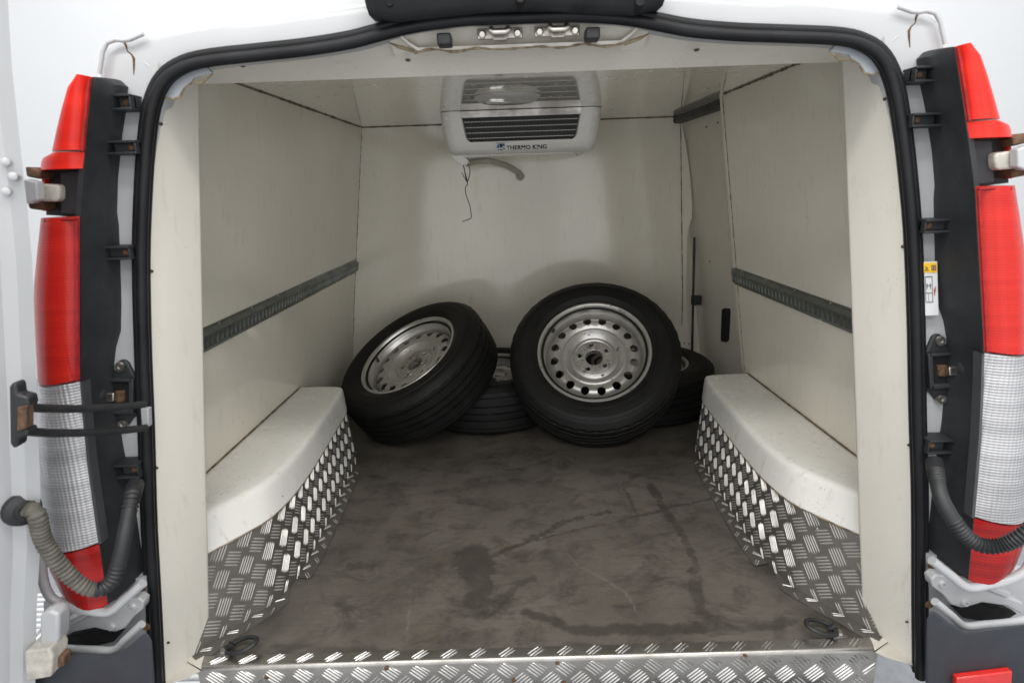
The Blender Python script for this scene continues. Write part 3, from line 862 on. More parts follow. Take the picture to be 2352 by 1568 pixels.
# ---- tie-down rails with punched slots
def rail(s, y0, y1, zt=.6815, zb=.6175):
    g = Geo()
    pitch, hw, zm = .0245, .0085, (zt+zb)/2-.004
    def P(y, z, d): return (s*(wallx(y, z)-d), y, z)
    # hat profile: top flange, top web, face with slots, bottom web, bottom flange
    n_ = int((y1-y0)/pitch); D = .014
    ztop, zbot = zt-.018, zb+.012
    ysn = np.linspace(y0, y1, 30)
    g.grid([[P(y, zt, .0015), P(y, zt-.008, .0025), P(y, ztop, D)] for y in ysn])
    g.grid([[P(y, zbot, D), P(y, zb+.004, .0025), P(y, zb, .0015)] for y in ysn])
    K = 12
    for i in range(n_):
        ya = y0+i*pitch; yc = ya+pitch/2
        hole, sq = [], []
        for k in range(K):
            a = 2*math.pi*(k+.5)/K
            ca, sa = math.cos(a), math.sin(a)
            hole.append(P(yc+.0068*ca, zm+.0145*sa, D))
            m = max(abs(ca)/(pitch/2), abs(sa)/((ztop-zbot)/2))
            sq.append((yc+ca/m, (ztop+zbot)/2+sa/m))
        sq3 = [P(a, b, D) for a, b in sq]
        deep = [P(yc+.0060*math.cos(2*math.pi*(k+.5)/K), zm+.0135*math.sin(2*math.pi*(k+.5)/K), D-.006) for k in range(K)]
        g.grid([sq3, hole, deep], True)
        for cy, cz in ((ya, ztop), (ya+pitch, ztop), (ya, zbot), (ya+pitch, zbot)):
            # fill the little corner between the octagonal samples
            near = sorted(range(K), key=lambda k: (sq[k][0]-cy)**2+(sq[k][1]-cz)**2)[:2]
            g.add([sq3[near[0]], sq3[near[1]], P(cy, cz, D)], [(0, 1, 2)])
    r_ = g.out('tie_rail', 'galv', van, recalc=False, smooth=25)
    Geo().grid([[P(y, z, .004) for z in (zb+.01, zt-.014)] for y in ysn]).out('rail_backing', 'railback_lit', r_, recalc=False)
    for y in np.arange(y0+.05, y1, .19):
        screw(r_, P(y, zt-.005, .0025), (-s, 0, 0), .003, .002, 'alubar', 'rivet')
        screw(r_, P(y+.05, zb+.004, .0025), (-s, 0, 0), .003, .002, 'alubar', 'rivet')
M['railback_lit'] = alu_mat('rail_inside_lit', (.80, .83, .80), .6, .05)  # lighter than the rail, painting in the light reflected behind its slots
rail(-1, 1.24, 2.785); rail(1, 1.24, 2.13)

# ---- tail lights (left, mirrored to the right)
LY, HY = .90, .97
def interp_rows(rows, n):
    A = resample([(a[0], a[1], b[0], b[1]) for a, b in rows], n)
    return [((q[0], q[1]), (q[2], q[3])) for q in A]
def lens(rows, n, bulge=.012, wrap=.035, skirt=.07):
    g = Geo(); rr = []
    for a, b in interp_rows(rows, n):
        pi_ = onY(a[0], a[1], LY, RAKE); po = onY(b[0], b[1], LY+wrap, RAKE)
        r_ = [pi_+np.array([-.045, skirt, 0]), pi_+np.array([-.010, .010, 0]), pi_+np.array([-.001, .0012, 0])]
        for t_ in np.linspace(0, 1, 11)[1:-1]:
            p = pi_*(1-t_)+po*t_; r_.append(p+np.array([0, -bulge*math.sin(math.pi*t_)**.8-wrap*.55*math.sin(math.pi*t_), 0]))
        r_ += [po+np.array([0, -.002, 0]), po, po+np.array([-.002, .012, 0]), po+np.array([.002, skirt, 0])]
        rr.append(r_)
    g.grid(rr)
    for row_ in (rr[0], rr[-1]):
        g.add(row_, [tuple(range(len(row_)))])
    return g
UPPER = [((212, 177), (203, 180)), ((208, 205), (172, 208)), ((204, 250), (153, 255)), ((199, 300), (138, 305)), ((195, 345), (126, 350))]
UPPER2 = [((194.5, 350), (124, 354)), ((194, 357), (97, 367)), ((190, 387), (94, 393))]
LOWER = [((183, 497), (97, 500)), ((183, 560), (88, 570)), ((183, 640), (80, 650)), ((183, 700), (79, 690)), ((183, 780), (83, 780)), ((184, 871), (88, 871))]
CLEAR = [((184, 876), (88, 876)), ((190, 960), (85, 960)), ((200, 1060), (86, 1060)), ((212, 1150), (90, 1150)), ((226, 1246), (104, 1244))]
BOTTOM = [((228, 1250), (105, 1249)), ((235, 1300), (112, 1300)), ((242, 1350), (135, 1350)), ((248, 1388), (185, 1386))]
HOUS = [((212, 178), (262, 181)), ((210, 200), (278, 196)), ((204, 250), (272, 255)), ((199, 300), (264, 308)), ((193, 370), (257, 380)), ((190, 400), (254, 410)),
        ((184, 480), (252, 490)), ((183, 510), (256, 520)), ((183, 600), (259, 605)), ((183, 700), (262, 700)), ((183, 765), (261, 765)), ((183, 810), (250, 805)),
        ((183, 850), (246, 845)), ((185, 900), (250, 900)), ((190, 960), (256, 960)), ((198, 1040), (268, 1040)), ((206, 1100), (281, 1100)), ((219, 1200), (298, 1200)),
        ((233, 1290), (311, 1290)), ((247, 1385), (313, 1335))]
for mir in (False, True):
    s = 1 if mir else -1
    tl = empty('tail_light', (s*.82, .97, .26), van)
    g = Geo(); rr = []
    for a, b in HOUS:
        p = onY(a[0], a[1], LY+.004, RAKE); q = onY(b[0], b[1], HY+.005, RAKE)
        rr.append([p+np.array([-.02, .05, 0]), p+np.array([-.006, -.002, 0]), p+np.array([.004, -.003, 0]), p*.7+q*.3+np.array([0, -.006, 0]), p*.3+q*.7+np.array([0, -.004, 0]), q+np.array([-.003, -.001, 0]), q+np.array([0, .006, 0]), q+np.array([-.002, .04, 0])])
    g.grid(rr)
    for row_ in (rr[0], rr[-1]): g.add(row_, [tuple(range(len(row_)))])
    g.prism([onY(x, y, .935, RAKE) for x, y in [(106, 392), (200, 383), (200, 500), (106, 494)]], (0, .05, 0))
    g.prism([onY(x, y, .915, RAKE) for x, y in [(140, 398), (200, 392), (196, 492), (140, 490)]], (0, .03, 0))
    ho = g.out('light_housing', 'plastic', tl, mirror=mir, smooth=35)
    l1 = lens(UPPER, 16).out('upper_lens', 'redtop', tl, mirror=mir, smooth=40)
    lens(UPPER2, 6, .010).out('upper_lens_foot', 'redtop', tl, mirror=mir, smooth=40)
    Geo().prism([onY(x, y, .925, RAKE) for x, y in [(94, 394), (102, 393), (105, 482), (96, 486)]], (0, .05, 0)).out('lens_strip', 'redtop', tl, mirror=mir, bevel=.002)
    for rws in (UPPER, LOWER):
        ip = [onY(a[0]-6, a[1]+3, LY-.0095, RAKE) for a, b in rws]
        Geo().tube(ip, .0028, 8).out('lens_border', 'reddeep', tl, mirror=mir)
    Geo().tube([onY(x, y, LY-.011, RAKE) for x, y in [(178, 504), (150, 504), (120, 506), (104, 507)]], .0028, 8).out('lens_border', 'reddeep', tl, mirror=mir)
    lens(LOWER, 24).out('red_lens', 'red', tl, mirror=mir, smooth=40)
    lens(CLEAR, 24).out('reversing_lens', 'clear', tl, mirror=mir, smooth=40)
    lens(BOTTOM, 14, .010).out('lower_red_lens', 'reddeep', tl, mirror=mir, smooth=40)
    Geo().prism([onY(x, y, LY-.0005, RAKE) for x, y in [(184, 878), (189, 878), (196, 960), (206, 1060), (219, 1150), (233, 1248), (226, 1248), (212, 1150), (200, 1060), (190, 960)]], (0, .02, 0)).out('lens_edge', 'lensedge', tl, mirror=mir, smooth=30)
    # mounting clips
    for x0, y0, x1, y1, pr in [(258, 216, 300, 254, .012), (246, 322, 312, 356, .012), (236, 564, 298, 598, .012), (268, 1064, 318, 1098, .010)]:
        a = onY(x0, y1, HY-.006, RAKE); b = onY(x1, y0, HY-.006, RAKE)
        g = Geo().box((a[0], a[1]-.004, a[2]), (b[0], a[1]+.004+.03, a[2]+.004))
        g.box((a[0], a[1]-.004, b[2]-.004), (b[0], a[1]+.034, b[2]))
        g.box((a[0]+.01, a[1]+.008, a[2]+.004), (b[0], a[1]+.014, b[2]-.004))
        g.box((b[0]-.003, a[1]-.002, a[2]+.004), (b[0], a[1]+.030, b[2]-.004))
        br = g.out('mounting_clip', 'plastic', tl, mirror=mir, bevel=.001)
        cx_, cz_ = b[0]-.013, (a[2]+b[2])/2
        Geo().lathe((cx_*(-1 if mir else 1), a[1]+.008, cz_), (0, -1, 0), [(0, .003), (.004, .003), (.006, .001), (.006, 0)], 10).out('clip_screw', 'rust', br)
    # bulge of dark cover beside the lock
    Geo().lathe(onY(215, 910, .955, RAKE)*np.array([-1 if mir else 1, 1, 1]), (0, -1, 0), [(0, .010), (.012, .009), (.016, .004), (.018, -.01)], 20).out('cover_boss', 'plastic', tl)

    # ---- latch keeper on the flange
    lk = empty('latch_keeper', (s*.78, 1.0, .6), van)
    yk = .992
    def PX(l, y=yk): return [onY(x, yy, y, RAKE) for x, yy in l]
    def q(sx, sy): return (sx*.336, 470.4+sy*.336)   # close-up coordinates
    Geo().prism(PX([q(800, 1075), q(820, 1062), q(850, 1062), q(872, 1080), q(915, 1170), q(945, 1200), q(950, 1430), q(905, 1460), q(870, 1512), q(835, 1520), q(810, 1500), q(770, 1440), q(748, 1400), q(745, 1200), q(770, 1160)]), (0, .014, 0)).out('keeper_plate', 'plastic', lk, mirror=mir, bevel=.003)
    g = Geo()
    for l in ([q(748, 1190), q(905, 1190), q(905, 1212), q(748, 1212)], [q(748, 1400), q(905, 1400), q(905, 1432), q(748, 1432)], [q(876, 1190), q(908, 1190), q(908, 1432), q(876, 1432)]):
        g.prism(PX(l, yk-.012), (0, .022, 0))
    g.out('keeper_frame', 'plastic', lk, mirror=mir, bevel=.002)
    Geo().prism(PX([q(752, 1213), q(875, 1213), q(875, 1399), q(752, 1399)], yk-.0015), (0, .001, 0)).out('keeper_opening', 'dark', lk, mirror=mir)
    Geo().prism(PX([q(778, 1275), q(850, 1270), q(846, 1345), q(815, 1352), q(780, 1348)], yk-.006), (0, .006, 0)).out('keeper_tongue', 'rust', lk, mirror=mir, bevel=.0015)
    Geo().prism(PX([q(668, 1292), q(775, 1288), q(775, 1345), q(668, 1350)], yk-.020), (0, .010, 0)).out('keeper_pin', 'steel', lk, mirror=mir, bevel=.0015)
    for sx, sy in ((825, 1106), (842, 1498)):
        p = onY(*q(sx, sy), yk-.001, RAKE)
        if mir: p = p*np.array([-1, 1, 1])
        Geo().lathe(p, (0, -1, 0), [(0, .003), (.003, .003), (.0035, .005), (.0085, .005), (.0098, .002), (.010, 0)], 18).out('screw', 'steel', lk)

    # ---- white lip below the light, hinge pocket, arm
    hp = empty('lower_hinge', (s*.8, .95, .2), van)
    Geo().tube(catmull([onY(x, y, .893, RAKE) for x, y in [(94, 1270), (99, 1330), (118, 1372), (160, 1393), (210, 1402), (252, 1403), (290, 1372), (328, 1338)]], 40), .0085, 12).out('light_sill', 'paint', hp, mirror=mir)
    Geo().prism([onY(x, y, 1.0) for x, y in [(100, 1380), (345, 1320), (350, 1480), (250, 1520), (105, 1520)]], (0, .02, 0)).out('hinge_pocket', 'paint', hp, mirror=mir)
    Geo().prism([onY(x, y, .955) for x, y in [(126, 1447), (165, 1430), (218, 1409), (262, 1392), (296, 1376), (318, 1372), (330, 1381), (328, 1398), (305, 1418), (288, 1442), (264, 1451), (242, 1447), (218, 1441), (163, 1452), (129, 1474)]], (0, .022, 0)).out('hinge_arm', 'paint', hp, mirror=mir, bevel=.003, seg=3)
    Geo().prism([onY(x, y, .948) for x, y in [(150, 1425), (230, 1388), (270, 1378), (262, 1390), (215, 1410), (160, 1436)]], (0, .03, 0)).out('hinge_link', 'paint', hp, mirror=mir, bevel=.003)
    Geo().prism([onY(x, y, .985) for x, y in [(140, 1470), (165, 1456), (215, 1445), (262, 1450), (280, 1452), (262, 1472), (215, 1484), (165, 1484)]], (0, .012, 0)).out('pocket_hole', 'dark', hp, mirror=mir)
    Geo().tube(catmull([onY(x, y, .925) for x, y in [(122, 1484), (160, 1489), (215, 1491), (262, 1491), (290, 1466), (326, 1432)]], 30), .0075, 12).out('pocket_lip', 'paint', hp, mirror=mir)
    for x, y in ((305, 1393), (257, 1438)):
        p = onY(x, y, .955)*np.array([-1 if mir else 1, 1, 1])
        Geo().lathe(p, (0, -1, 0), [(0, .002), (.0025, .002), (.003, .005), (.0065, .005), (.0085, .002), (.009, 0)], 16).out('hinge_bolt', 'paint', hp)
    for x, y in ((325, 1349), (335, 1438)):
        p = onY(x, y, .985)*np.array([-1 if mir else 1, 1, 1])
        Geo().lathe(p, (0, -1, 0), [(0, .001), (.004, .001), (.0075, .002), (.009, 0)], 14).out('rusty_hole', 'rust', hp)
    # upper hinge knuckle
    hu = empty('upper_hinge', (s*.8, .9, 1.0), van)
    kz = onY(110, 444, .90, RAKE)*np.array([-1 if mir else 1, 1, 1])
    Geo().prism([onY(x, y, .90, RAKE) for x, y in [(84, 428), (100, 422), (132, 424), (135, 434), (134, 456), (128, 464), (96, 463), (84, 458)]], (0, .05, 0)).out('hinge_knuckle', 'hingeoff', hu, mirror=mir, bevel=.004, seg=3)
    for pts in ([(56, 382), (90, 394), (92, 412), (60, 406)], [(62, 466), (96, 462), (98, 484), (66, 480)]):
        Geo().prism([onY(x, y, .905, RAKE) for x, y in pts], (0, .04, 0)).out('hinge_pin', 'rust', hu, mirror=mir, bevel=.003)
    Geo().prism([onY(x, y, .88, RAKE) for x, y in [(-30, 405), (60, 412), (84, 418), (86, 460), (70, 468), (-30, 470)]], (0, .018, 0)).out('hinge_leaf', 'paint', hu, mirror=mir, bevel=.003, seg=3)

# ---- bumper
g = Geo()
cs = [(.93, .20), (.955, .12), (.965, -.2)]
for mir in (1, -1):
    ol = [(120, 1492), (190, 1498), (262, 1503), (300, 1478), (338, 1444), (352, 1470), (362, 1620), (60, 1640), (70, 1540)]
    P = [onY(x, y, .88) for x, y in ol]
    P = [np.array([p[0]*mir, p[1], p[2]]) for p in P]
    g.prism(P, (-.09*mir, .06, -.12))
g.box((-.70, .90, -.30), (.70, 1.03, -.14))
bp = g.out('rear_bumper', 'bumper', van, bevel=.012, seg=3)
for mir in (False, True):
    Geo().prism([onY(x, y, .868) for x, y in [(2198, 1557), (2326, 1541), (2323, 1588), (2196, 1602)]], (0, .012, 0)).out('reflector', 'brake', bp, mirror=mir, bevel=.002)

# ---- corrugated wiring conduits
def conduit(px, Yp, name, dusty):
    pts = [onY(x, y, yy) for (x, y), yy in zip(px, Yp)]
    P = resample(catmull(pts, 60), 220); rad = []
    for i in range(220):
        t_ = i/219
        rib = 0 if (.62 < t_ < .84) else 1
        rad.append((.0125+.0016*math.sin(i*1.55)*rib) if t_ < .9 else .0145)
    root = empty(name, tuple(pts[0]), van)
    c1 = int(220*dusty)
    if dusty: Geo().tube(P[:c1+1], rad[:c1+1], 14).out('dusty_bellows', 'grit', root, smooth=70)
    Geo().tube(P[c1:], rad[c1:], 14).out('bellows', 'rubber', root, smooth=70)
    return root, pts
PXL = [(62, 1166), (84, 1180), (100, 1240), (140, 1300), (190, 1345), (232, 1352), (262, 1325), (280, 1260), (292, 1200), (304, 1140), (312, 1112)]
cl, pts = conduit(PXL, [.84, .84, .85, .86, .87, .88, .89, .90, .92, .95, .99], 'wiring_conduit', .48)
Geo().lathe(onY(52, 1170, .845), (.8, -.5, 0), [(0, .016), (.013, .016), (.016, .008), (.026, .003), (.028, -.004)], 20).out('grommet', 'rubber', cl)
PXR = [(2430, 1150), (2390, 1195), (2352, 1226), (2306, 1250), (2261, 1253), (2224, 1235), (2191, 1195), (2163, 1145), (2152, 1100), (2146, 1060)]
cr, pts = conduit(PXR, [.86, .86, .86, .87, .88, .89, .90, .92, .95, .99], 'wiring_conduit', 0)

# ---- door check strap on the left
ck = empty('door_check_strap', tuple(onY(50, 965, .79)), van)
for l in ([(58, 935), (120, 938), (200, 938), (280, 933), (332, 928)], [(58, 990), (120, 994), (200, 993), (280, 988), (336, 982)]):
    Geo().tube(catmull([onY(x, y, .79+.00078*(x-58)) for x, y in l], 20), .0068, 10).out('strap_bar', 'rubber', ck)
Geo().prism([onY(x, y, .785) for x, y in [(20, 888), (27, 878), (36, 884), (39, 906), (62, 912), (66, 930), (60, 946), (46, 948), (45, 984), (62, 986), (64, 1000), (41, 1008), (39, 1024), (31, 1031), (22, 1018)]], (0, .02, 0)).out('strap_bracket', 'rubber', ck, bevel=.003)
Geo().prism([onY(x, y, .781) for x, y in [(38, 935), (60, 932), (60, 985), (38, 990)]], (0, .015, 0)).out('strap_roller', 'rust', ck, bevel=.002)
Geo().prism([onY(x, y, 1.015) for x, y in [(322, 938), (340, 938), (342, 980), (325, 982)]], (0, .012, 0)).out('strap_anchor', 'paint', ck, bevel=.002)

# ---- open left rear door, seen on its hinge edge
edge = [(14, -60), (18, 0), (27, 150), (46, 330), (62, 470), (74, 600), (84, 870), (92, 1100), (93, 1250), (84, 1400), (80, 1640)]
E3 = [onY(x, y, .86) for x, y in edge]
rr = []
for p in E3:
    rr.append([p+np.array([-.10, .06, 0]), p+np.array([-.045, .035, 0]), p, p+np.array([-.012, -.014, 0]), p+np.array([-.032, -.018, 0]), p+np.array([-.040, -.034, 0]), p+np.array([-.060, -.05, 0]),
               p+np.array([-.075, -.12, 0]), p+np.array([-.085, -.14, 0]), p+np.array([-.16, -.42, 0]), p+np.array([-.22, -.40, 0]), p+np.array([-.17, .05, 0])])
rd = Geo().grid(rr, True).out('rear_door', 'paint', van, smooth=35)
for x, y in ((12, 372), (30, 405), (14, 440)):
    Geo().lathe(onY(x, y, .84), (.5, -1, 0), [(0, .004), (.003, .004), (.0055, .0025), (.006, -.02)], 14).out('hinge_bolt', 'paint', rd)
Geo().prism([onY(x, y, .85) for x, y in [(90, 1412), (112, 1402), (134, 1410), (134, 1470), (120, 1492), (90, 1490)]], (0, .03, 0)).out('hinge_cover', 'paint', rd, bevel=.005, seg=3)
Geo().prism([onY(x, y, .835) for x, y in [(55, 1496), (112, 1488), (120, 1505), (116, 1555), (58, 1565)]], (0, .04, 0)).out('hinge_leaf', 'hingeoff', rd, bevel=.004, seg=3)
Geo().prism([onY(x, y, .85) for x, y in [(116, 1505), (145, 1508), (146, 1530), (118, 1535)]], (0, .02, 0)).out('hinge_pin', 'rust', rd, bevel=.002)

# ---- warning sticker on the right flange
P0, P1 = onY(2116, 725, .983, RAKE), onY(2160, 600, .983, RAKE)
def sticker(fx0, fz0, fx1, fz1, lift, mat, name, parent):
    def Q(fx, fz):
        z = P0[2]+(P1[2]-P0[2])*fz
        x = P0[0]+(P1[0]-P0[0])*fx-.012*(fz-.5)
        return (x, .983+RAKE*z-lift, z)
    return Geo().prism([Q(fx0, fz0), Q(fx1, fz0), Q(fx1, fz1), Q(fx0, fz1)], (0, .0006, 0)).out(name, mat, parent, smooth=0)
stk = sticker(0, 0, 1, 1, 0, 'stickerwhite', 'warning_sticker', van)
sticker(.0, .80, .95, .98, .0012, 'yellow', 'yellow_band', stk)
for a in [(.55, .84, .85, .855), (.55, .92, .85, .935), (.55, .84, .59, .93), (.81, .84, .85, .93), (.67, .855, .72, .92), (.62, .88, .78, .89),
          (.05, .84, .35, .852), (.14, .86, .19, .92), (.24, .86, .28, .90)]:
    sticker(*a, .0022, 'ink', 'sticker_symbol', stk)
for a in [(.10, .72, .60, .735), (.10, .25, .12, .73), (.58, .25, .60, .73), (.10, .25, .60, .26), (.18, .56, .52, .57), (.2, .50, .24, .60), (.44, .50, .48, .60), (.15, .42, .55, .43), (.3, .26, .31, .42)]:
    sticker(*a, .0014, 'ink', 'sticker_drawing', stk)
sticker(.70, .38, .76, .50, .0014, 'redink', 'sticker_drawing', stk); sticker(.78, .44, .82, .54, .0014, 'redink', 'sticker_drawing', stk)

# ---- lashing rings near the sill
def lashing(px, py, bx, by, s):
    c = onZ(px, py, .014); root = empty('lashing_ring', tuple(c), van)
    ring = [c+np.array([.034*math.cos(a), .022*math.sin(a), .006+.009*math.cos(a)*(-s)]) for a in np.linspace(0, 2*math.pi, 33)[:-1]]
    Geo().tube(ring, .0048, 10, closed=True).out('ring', 'rubber', root)
    b = onZ(bx, by, .006)
    Geo().prism([b+np.array([-.016, -.012, -.004]), b+np.array([.016, -.012, -.004]), b+np.array([.016, .012, -.004]), b+np.array([-.016, .012, -.004])], (0, 0, .006)).out('ring_base', 'kick', root, bevel=.002)
    Geo().lathe(b, (0, 0, 1), [(0, .009), (.007, .009), (.0095, .006), (.0098, 0)], 6).out('bolt', 'steel', root)
    m = (b+c)/2
    Geo().tube([b+np.array([0, .006, .006]), m+np.array([0, .004, .008]), c+np.array([.030*s, 0, .012])], .006, 8).out('shackle', 'rubber', root)
lashing(556, 1486, 516, 1497, -1); lashing(1886, 1445, 1925, 1455, 1)

# ---- evaporator unit under the ceiling
EV = empty('evaporator_unit', (.02, 2.55, ZC), van)
XL, XR = -.283, .330
def ev_row(d, inset):   # one profile across, d = (y,z); inset from both ends
    return None
CX, HWD = (XL+XR)/2, (XR-XL)/2
# profile from ceiling down the face and back under
prof = [(2.312, 1.2705, HWD), (2.316, 1.245, HWD-.001), (2.324, 1.195, HWD-.006), (2.332, 1.155, HWD-.014), (2.340, 1.134, HWD-.022), (2.356, 1.121, HWD-.032),
        (2.385, 1.1175, HWD-.040), (2.46, 1.1185, HWD-.048), (2.60, 1.131, HWD-.055), (2.775, 1.147, HWD-.06)]
# window cut in the face
WZ0, WZ1 = 1.160, 1.2705
def win_half(z):
    t_ = (z-WZ0)/(WZ1-WZ0); base = .209+.020*t_
    r_ = .022
    if z < WZ0+r_: base -= r_-math.sqrt(max(0, r_*r_-(WZ0+r_-z)**2))
    return base
WC_ = CX-.001
g = Geo()
zs = list(np.linspace(WZ1, WZ0+.022, 8))+[WZ0+.015, WZ0+.009, WZ0+.004, WZ0+.001, WZ0]
fy = lambda z: float(np.interp(-z, [-a[1] for a in prof[:6]], [a[0] for a in prof[:6]]))
fh = lambda z: float(np.interp(-z, [-a[1] for a in prof[:6]], [a[2] for a in prof[:6]]))
CR = .045   # rounded vertical corners
def half_row(y, z, hw, w, s):
    pts = []
    for t_ in (1, .72, .45, .22, .08, 0):
        a = t_*math.pi/2
        pts.append((CX+s*(hw-CR+CR*math.sin(a)), y+CR*(1-math.cos(a)), z))
    x_in = WC_+s*w; x_out = hw-CR
    for t_ in (.35, .7, 1):
        pts.append((CX+s*x_out+(x_in-(CX+s*x_out))*t_, y, z))
    pts += [(x_in-s*.003, y+.004, z), (x_in-s*.004, y+.022, z)]
    return [(CX+s*hw, 2.775, z)]+pts
for s in (-1, 1):
    g.grid([half_row(fy(z), z, fh(z), win_half(z), s) for z in zs])
# below the window: full-width rows
def full_row(y, z, hw):
    pts = [(CX-hw, 2.775, z)]
    for t_ in (1, .72, .45, .22, .08, 0):
        a = t_*math.pi/2; pts.append((CX-(hw-CR+CR*math.sin(a)), min(y+CR*(1-math.cos(a)), 2.775), z))
    for t_ in np.linspace(0, 1, 9)[1:-1]: pts.append((CX-(hw-CR)+2*(hw-CR)*t_, y, z))
    for t_ in (0, .08, .22, .45, .72, 1):
        a = t_*math.pi/2; pts.append((CX+(hw-CR+CR*math.sin(a)), min(y+CR*(1-math.cos(a)), 2.775), z))
    return pts+[(CX+hw, 2.775, z)]
zz = [(fy(WZ0), WZ0, fh(WZ0))]+[p for p in prof if p[1] < WZ0-.002]
g.grid([full_row(*p) for p in zz])
wh = win_half(WZ0)
g.grid([[(WC_-wh+2*wh*t_, fy(WZ0)+d, WZ0+e) for t_ in np.linspace(0, 1, 8)] for d, e in ((0, 0), (.004, .003), (.022, .004))])
g.add([(CX-prof[-1][2], 2.775, prof[-1][1]), (CX+prof[-1][2], 2.775, prof[-1][1]), (CX+.27, 2.775, ZC), (CX-.27, 2.775, ZC)], [(0, 1, 2, 3)])
case = g.out('casing', 'case', EV, smooth=50)
Geo().grid([[(x, fy(z)+.020, z) for x in np.linspace(WC_-.235, WC_+.235, 4)] for z in (WZ0-.004, 1.248)]).out('coil', 'coil', EV, recalc=False)
Geo().prism([(WC_-.2275, 2.3175, 1.2475), (WC_+.2275, 2.3175, 1.2475), (WC_+.229, 2.3140, 1.2700), (WC_-.229, 2.3140, 1.2700)], (0, .004, 0)).out('coil_frame', 'coilframe', EV)
for k in range(4):
    z = 1.2335-k*.0195; w = win_half(z)-.006
    Geo().box((WC_-w, fy(z)+.0165, z-.0016), (WC_+w, fy(z)+.019, z+.0016)).out('fin_row', 'finline', EV, smooth=0)
for x, z in ((-.263, 1.248), (.309, 1.248)):
    Geo().lathe((x*.98, fy(z)+.0035, z), (0, -1, -.1), [(0, .004), (.006, .004), (.009, .002), (.0095, -.004)], 16).out('screw_cap', 'case', EV)
# drip tray and badge
Geo().prism([(CX-.235, 2.41, 1.122), (CX+.21, 2.41, 1.122), (CX+.21, 2.415, 1.1125), (CX-.235, 2.415, 1.1095)], (0, .30, .024)).out('drip_tray', 'case', EV, bevel=.004)
Geo().prism([onY(x, y, 2.42) for x, y in [(1028, 345), (1062, 352), (1078, 372), (1072, 379), (1058, 380), (1040, 366)]], (0, .12, .004)).out('tray_spout', 'case', EV, bevel=.005, seg=3)

def text_mesh(txt, size, name, mat, parent, origin, xdir, zdir, ext=.0006):
    cu = bpy.data.curves.new(name, 'FONT'); cu.body = txt; cu.size = size; cu.extrude = ext; cu.offset = 0.0; cu.resolution_u = 3
    cu.align_x = 'LEFT'; cu.space_character = 1.04
    to = bpy.data.objects.new(name, cu); COL.objects.link(to)
    dg = bpy.context.evaluated_depsgraph_get(); dg.update()
    me_ = bpy.data.meshes.new_from_object(to.evaluated_get(dg))
    bpy.data.objects.remove(to)
    bm = bmesh.new()
    for d_ in (-.034, -.011, .011, .034):
        n0 = len(bm.verts); bm.from_mesh(me_); bm.verts.ensure_lookup_table()
        for v_ in bm.verts[n0:]: v_.co.x += d_*size
    bm.to_mesh(me_); bm.free()
    x_, z_ = np.array(xdir, float), np.array(zdir, float); y_ = np.cross(x_, z_)
    co = np.zeros(len(me_.vertices)*3); me_.vertices.foreach_get('co', co); co = co.reshape(-1, 3)
    w = np.array(origin)+co[:, :1]*x_+co[:, 1:2]*z_-co[:, 2:3]*y_
    me_.vertices.foreach_set('co', w.ravel()); me_.update(); me_.materials.clear()
    return obj(name, me_, parent, mat)
tz = 1.1405
zdir = np.array([0, fy(1.150)-fy(1.140), .010]); zdir /= np.linalg.norm(zdir)
b0 = onY(1163, 344, fy(1.139)-.001)
b1 = onY(1256, 340, fy(1.139)-.001)
twid = b1[0]-b0[0]
tx = text_mesh('THERMO KING', .0212, 'badge_text', 'textblack', EV, (b0[0], fy(b0[2])-.0012, b0[2]), (1, 0, 0), zdir)
co = np.zeros(len(tx.data.vertices)*3); tx.data.vertices.foreach_get('co', co); co = co.reshape(-1, 3)
co[:, 1] = [fy(zv)-.0016 for zv in co[:, 2]]
co[:, 0] = b0[0]+(co[:, 0]-co[:, 0].min())*twid/(co[:, 0].max()-co[:, 0].min())
tx.data.vertices.foreach_set('co', co.ravel()); tx.data.update()
lx = onY(1141, 346, fy(1.139)-.001)
bd = None
for (x0, z0, x1, z1, m_, l_) in [(0, 0, 19, 16, 'stickerwhite', 0), (2, 1, 6, 12, 'textblue', 1), (0, 5, 3, 8, 'textblue', 1), (7, 1, 13, 12, 'textblack', 1), (9, 3, 11, 7, 'stickerwhite', 2), (6, 11, 16, 13, 'textblack', 1), (14, 2, 18, 5, 'textblue', 1), (14, 8, 18, 12, 'textblue', 1), (0, 14, 19, 15, 'ink', 1)]:
    P = [(lx[0]+a*.00176, fy(lx[2]+b*.00176)-.0016-l_*.0005, lx[2]+b*.00176) for a, b in ((x0, z0), (x1, z0), (x1, z1), (x0, z1))]
    Geo().prism(P, (0, .0005, 0)).out('badge_emblem', m_, EV, smooth=0)

# drain hose
Geo().tube(catmull([onY(1072, 376, 2.47), onY(1095, 371, 2.52), onY(1125, 370, 2.58), onY(1165, 381, 2.67), onY(1190, 396, 2.74), onY(1199, 406, 2.785)], 24), .0125, 12).out('drain_hose', 'hose', van)
Geo().lathe((.022, 2.784, 1.038), (.2, -1, .2), [(0, .006), (.014, .006), (.02, .002), (.022, -.004)], 14).out('hose_collar', 'hose', van)

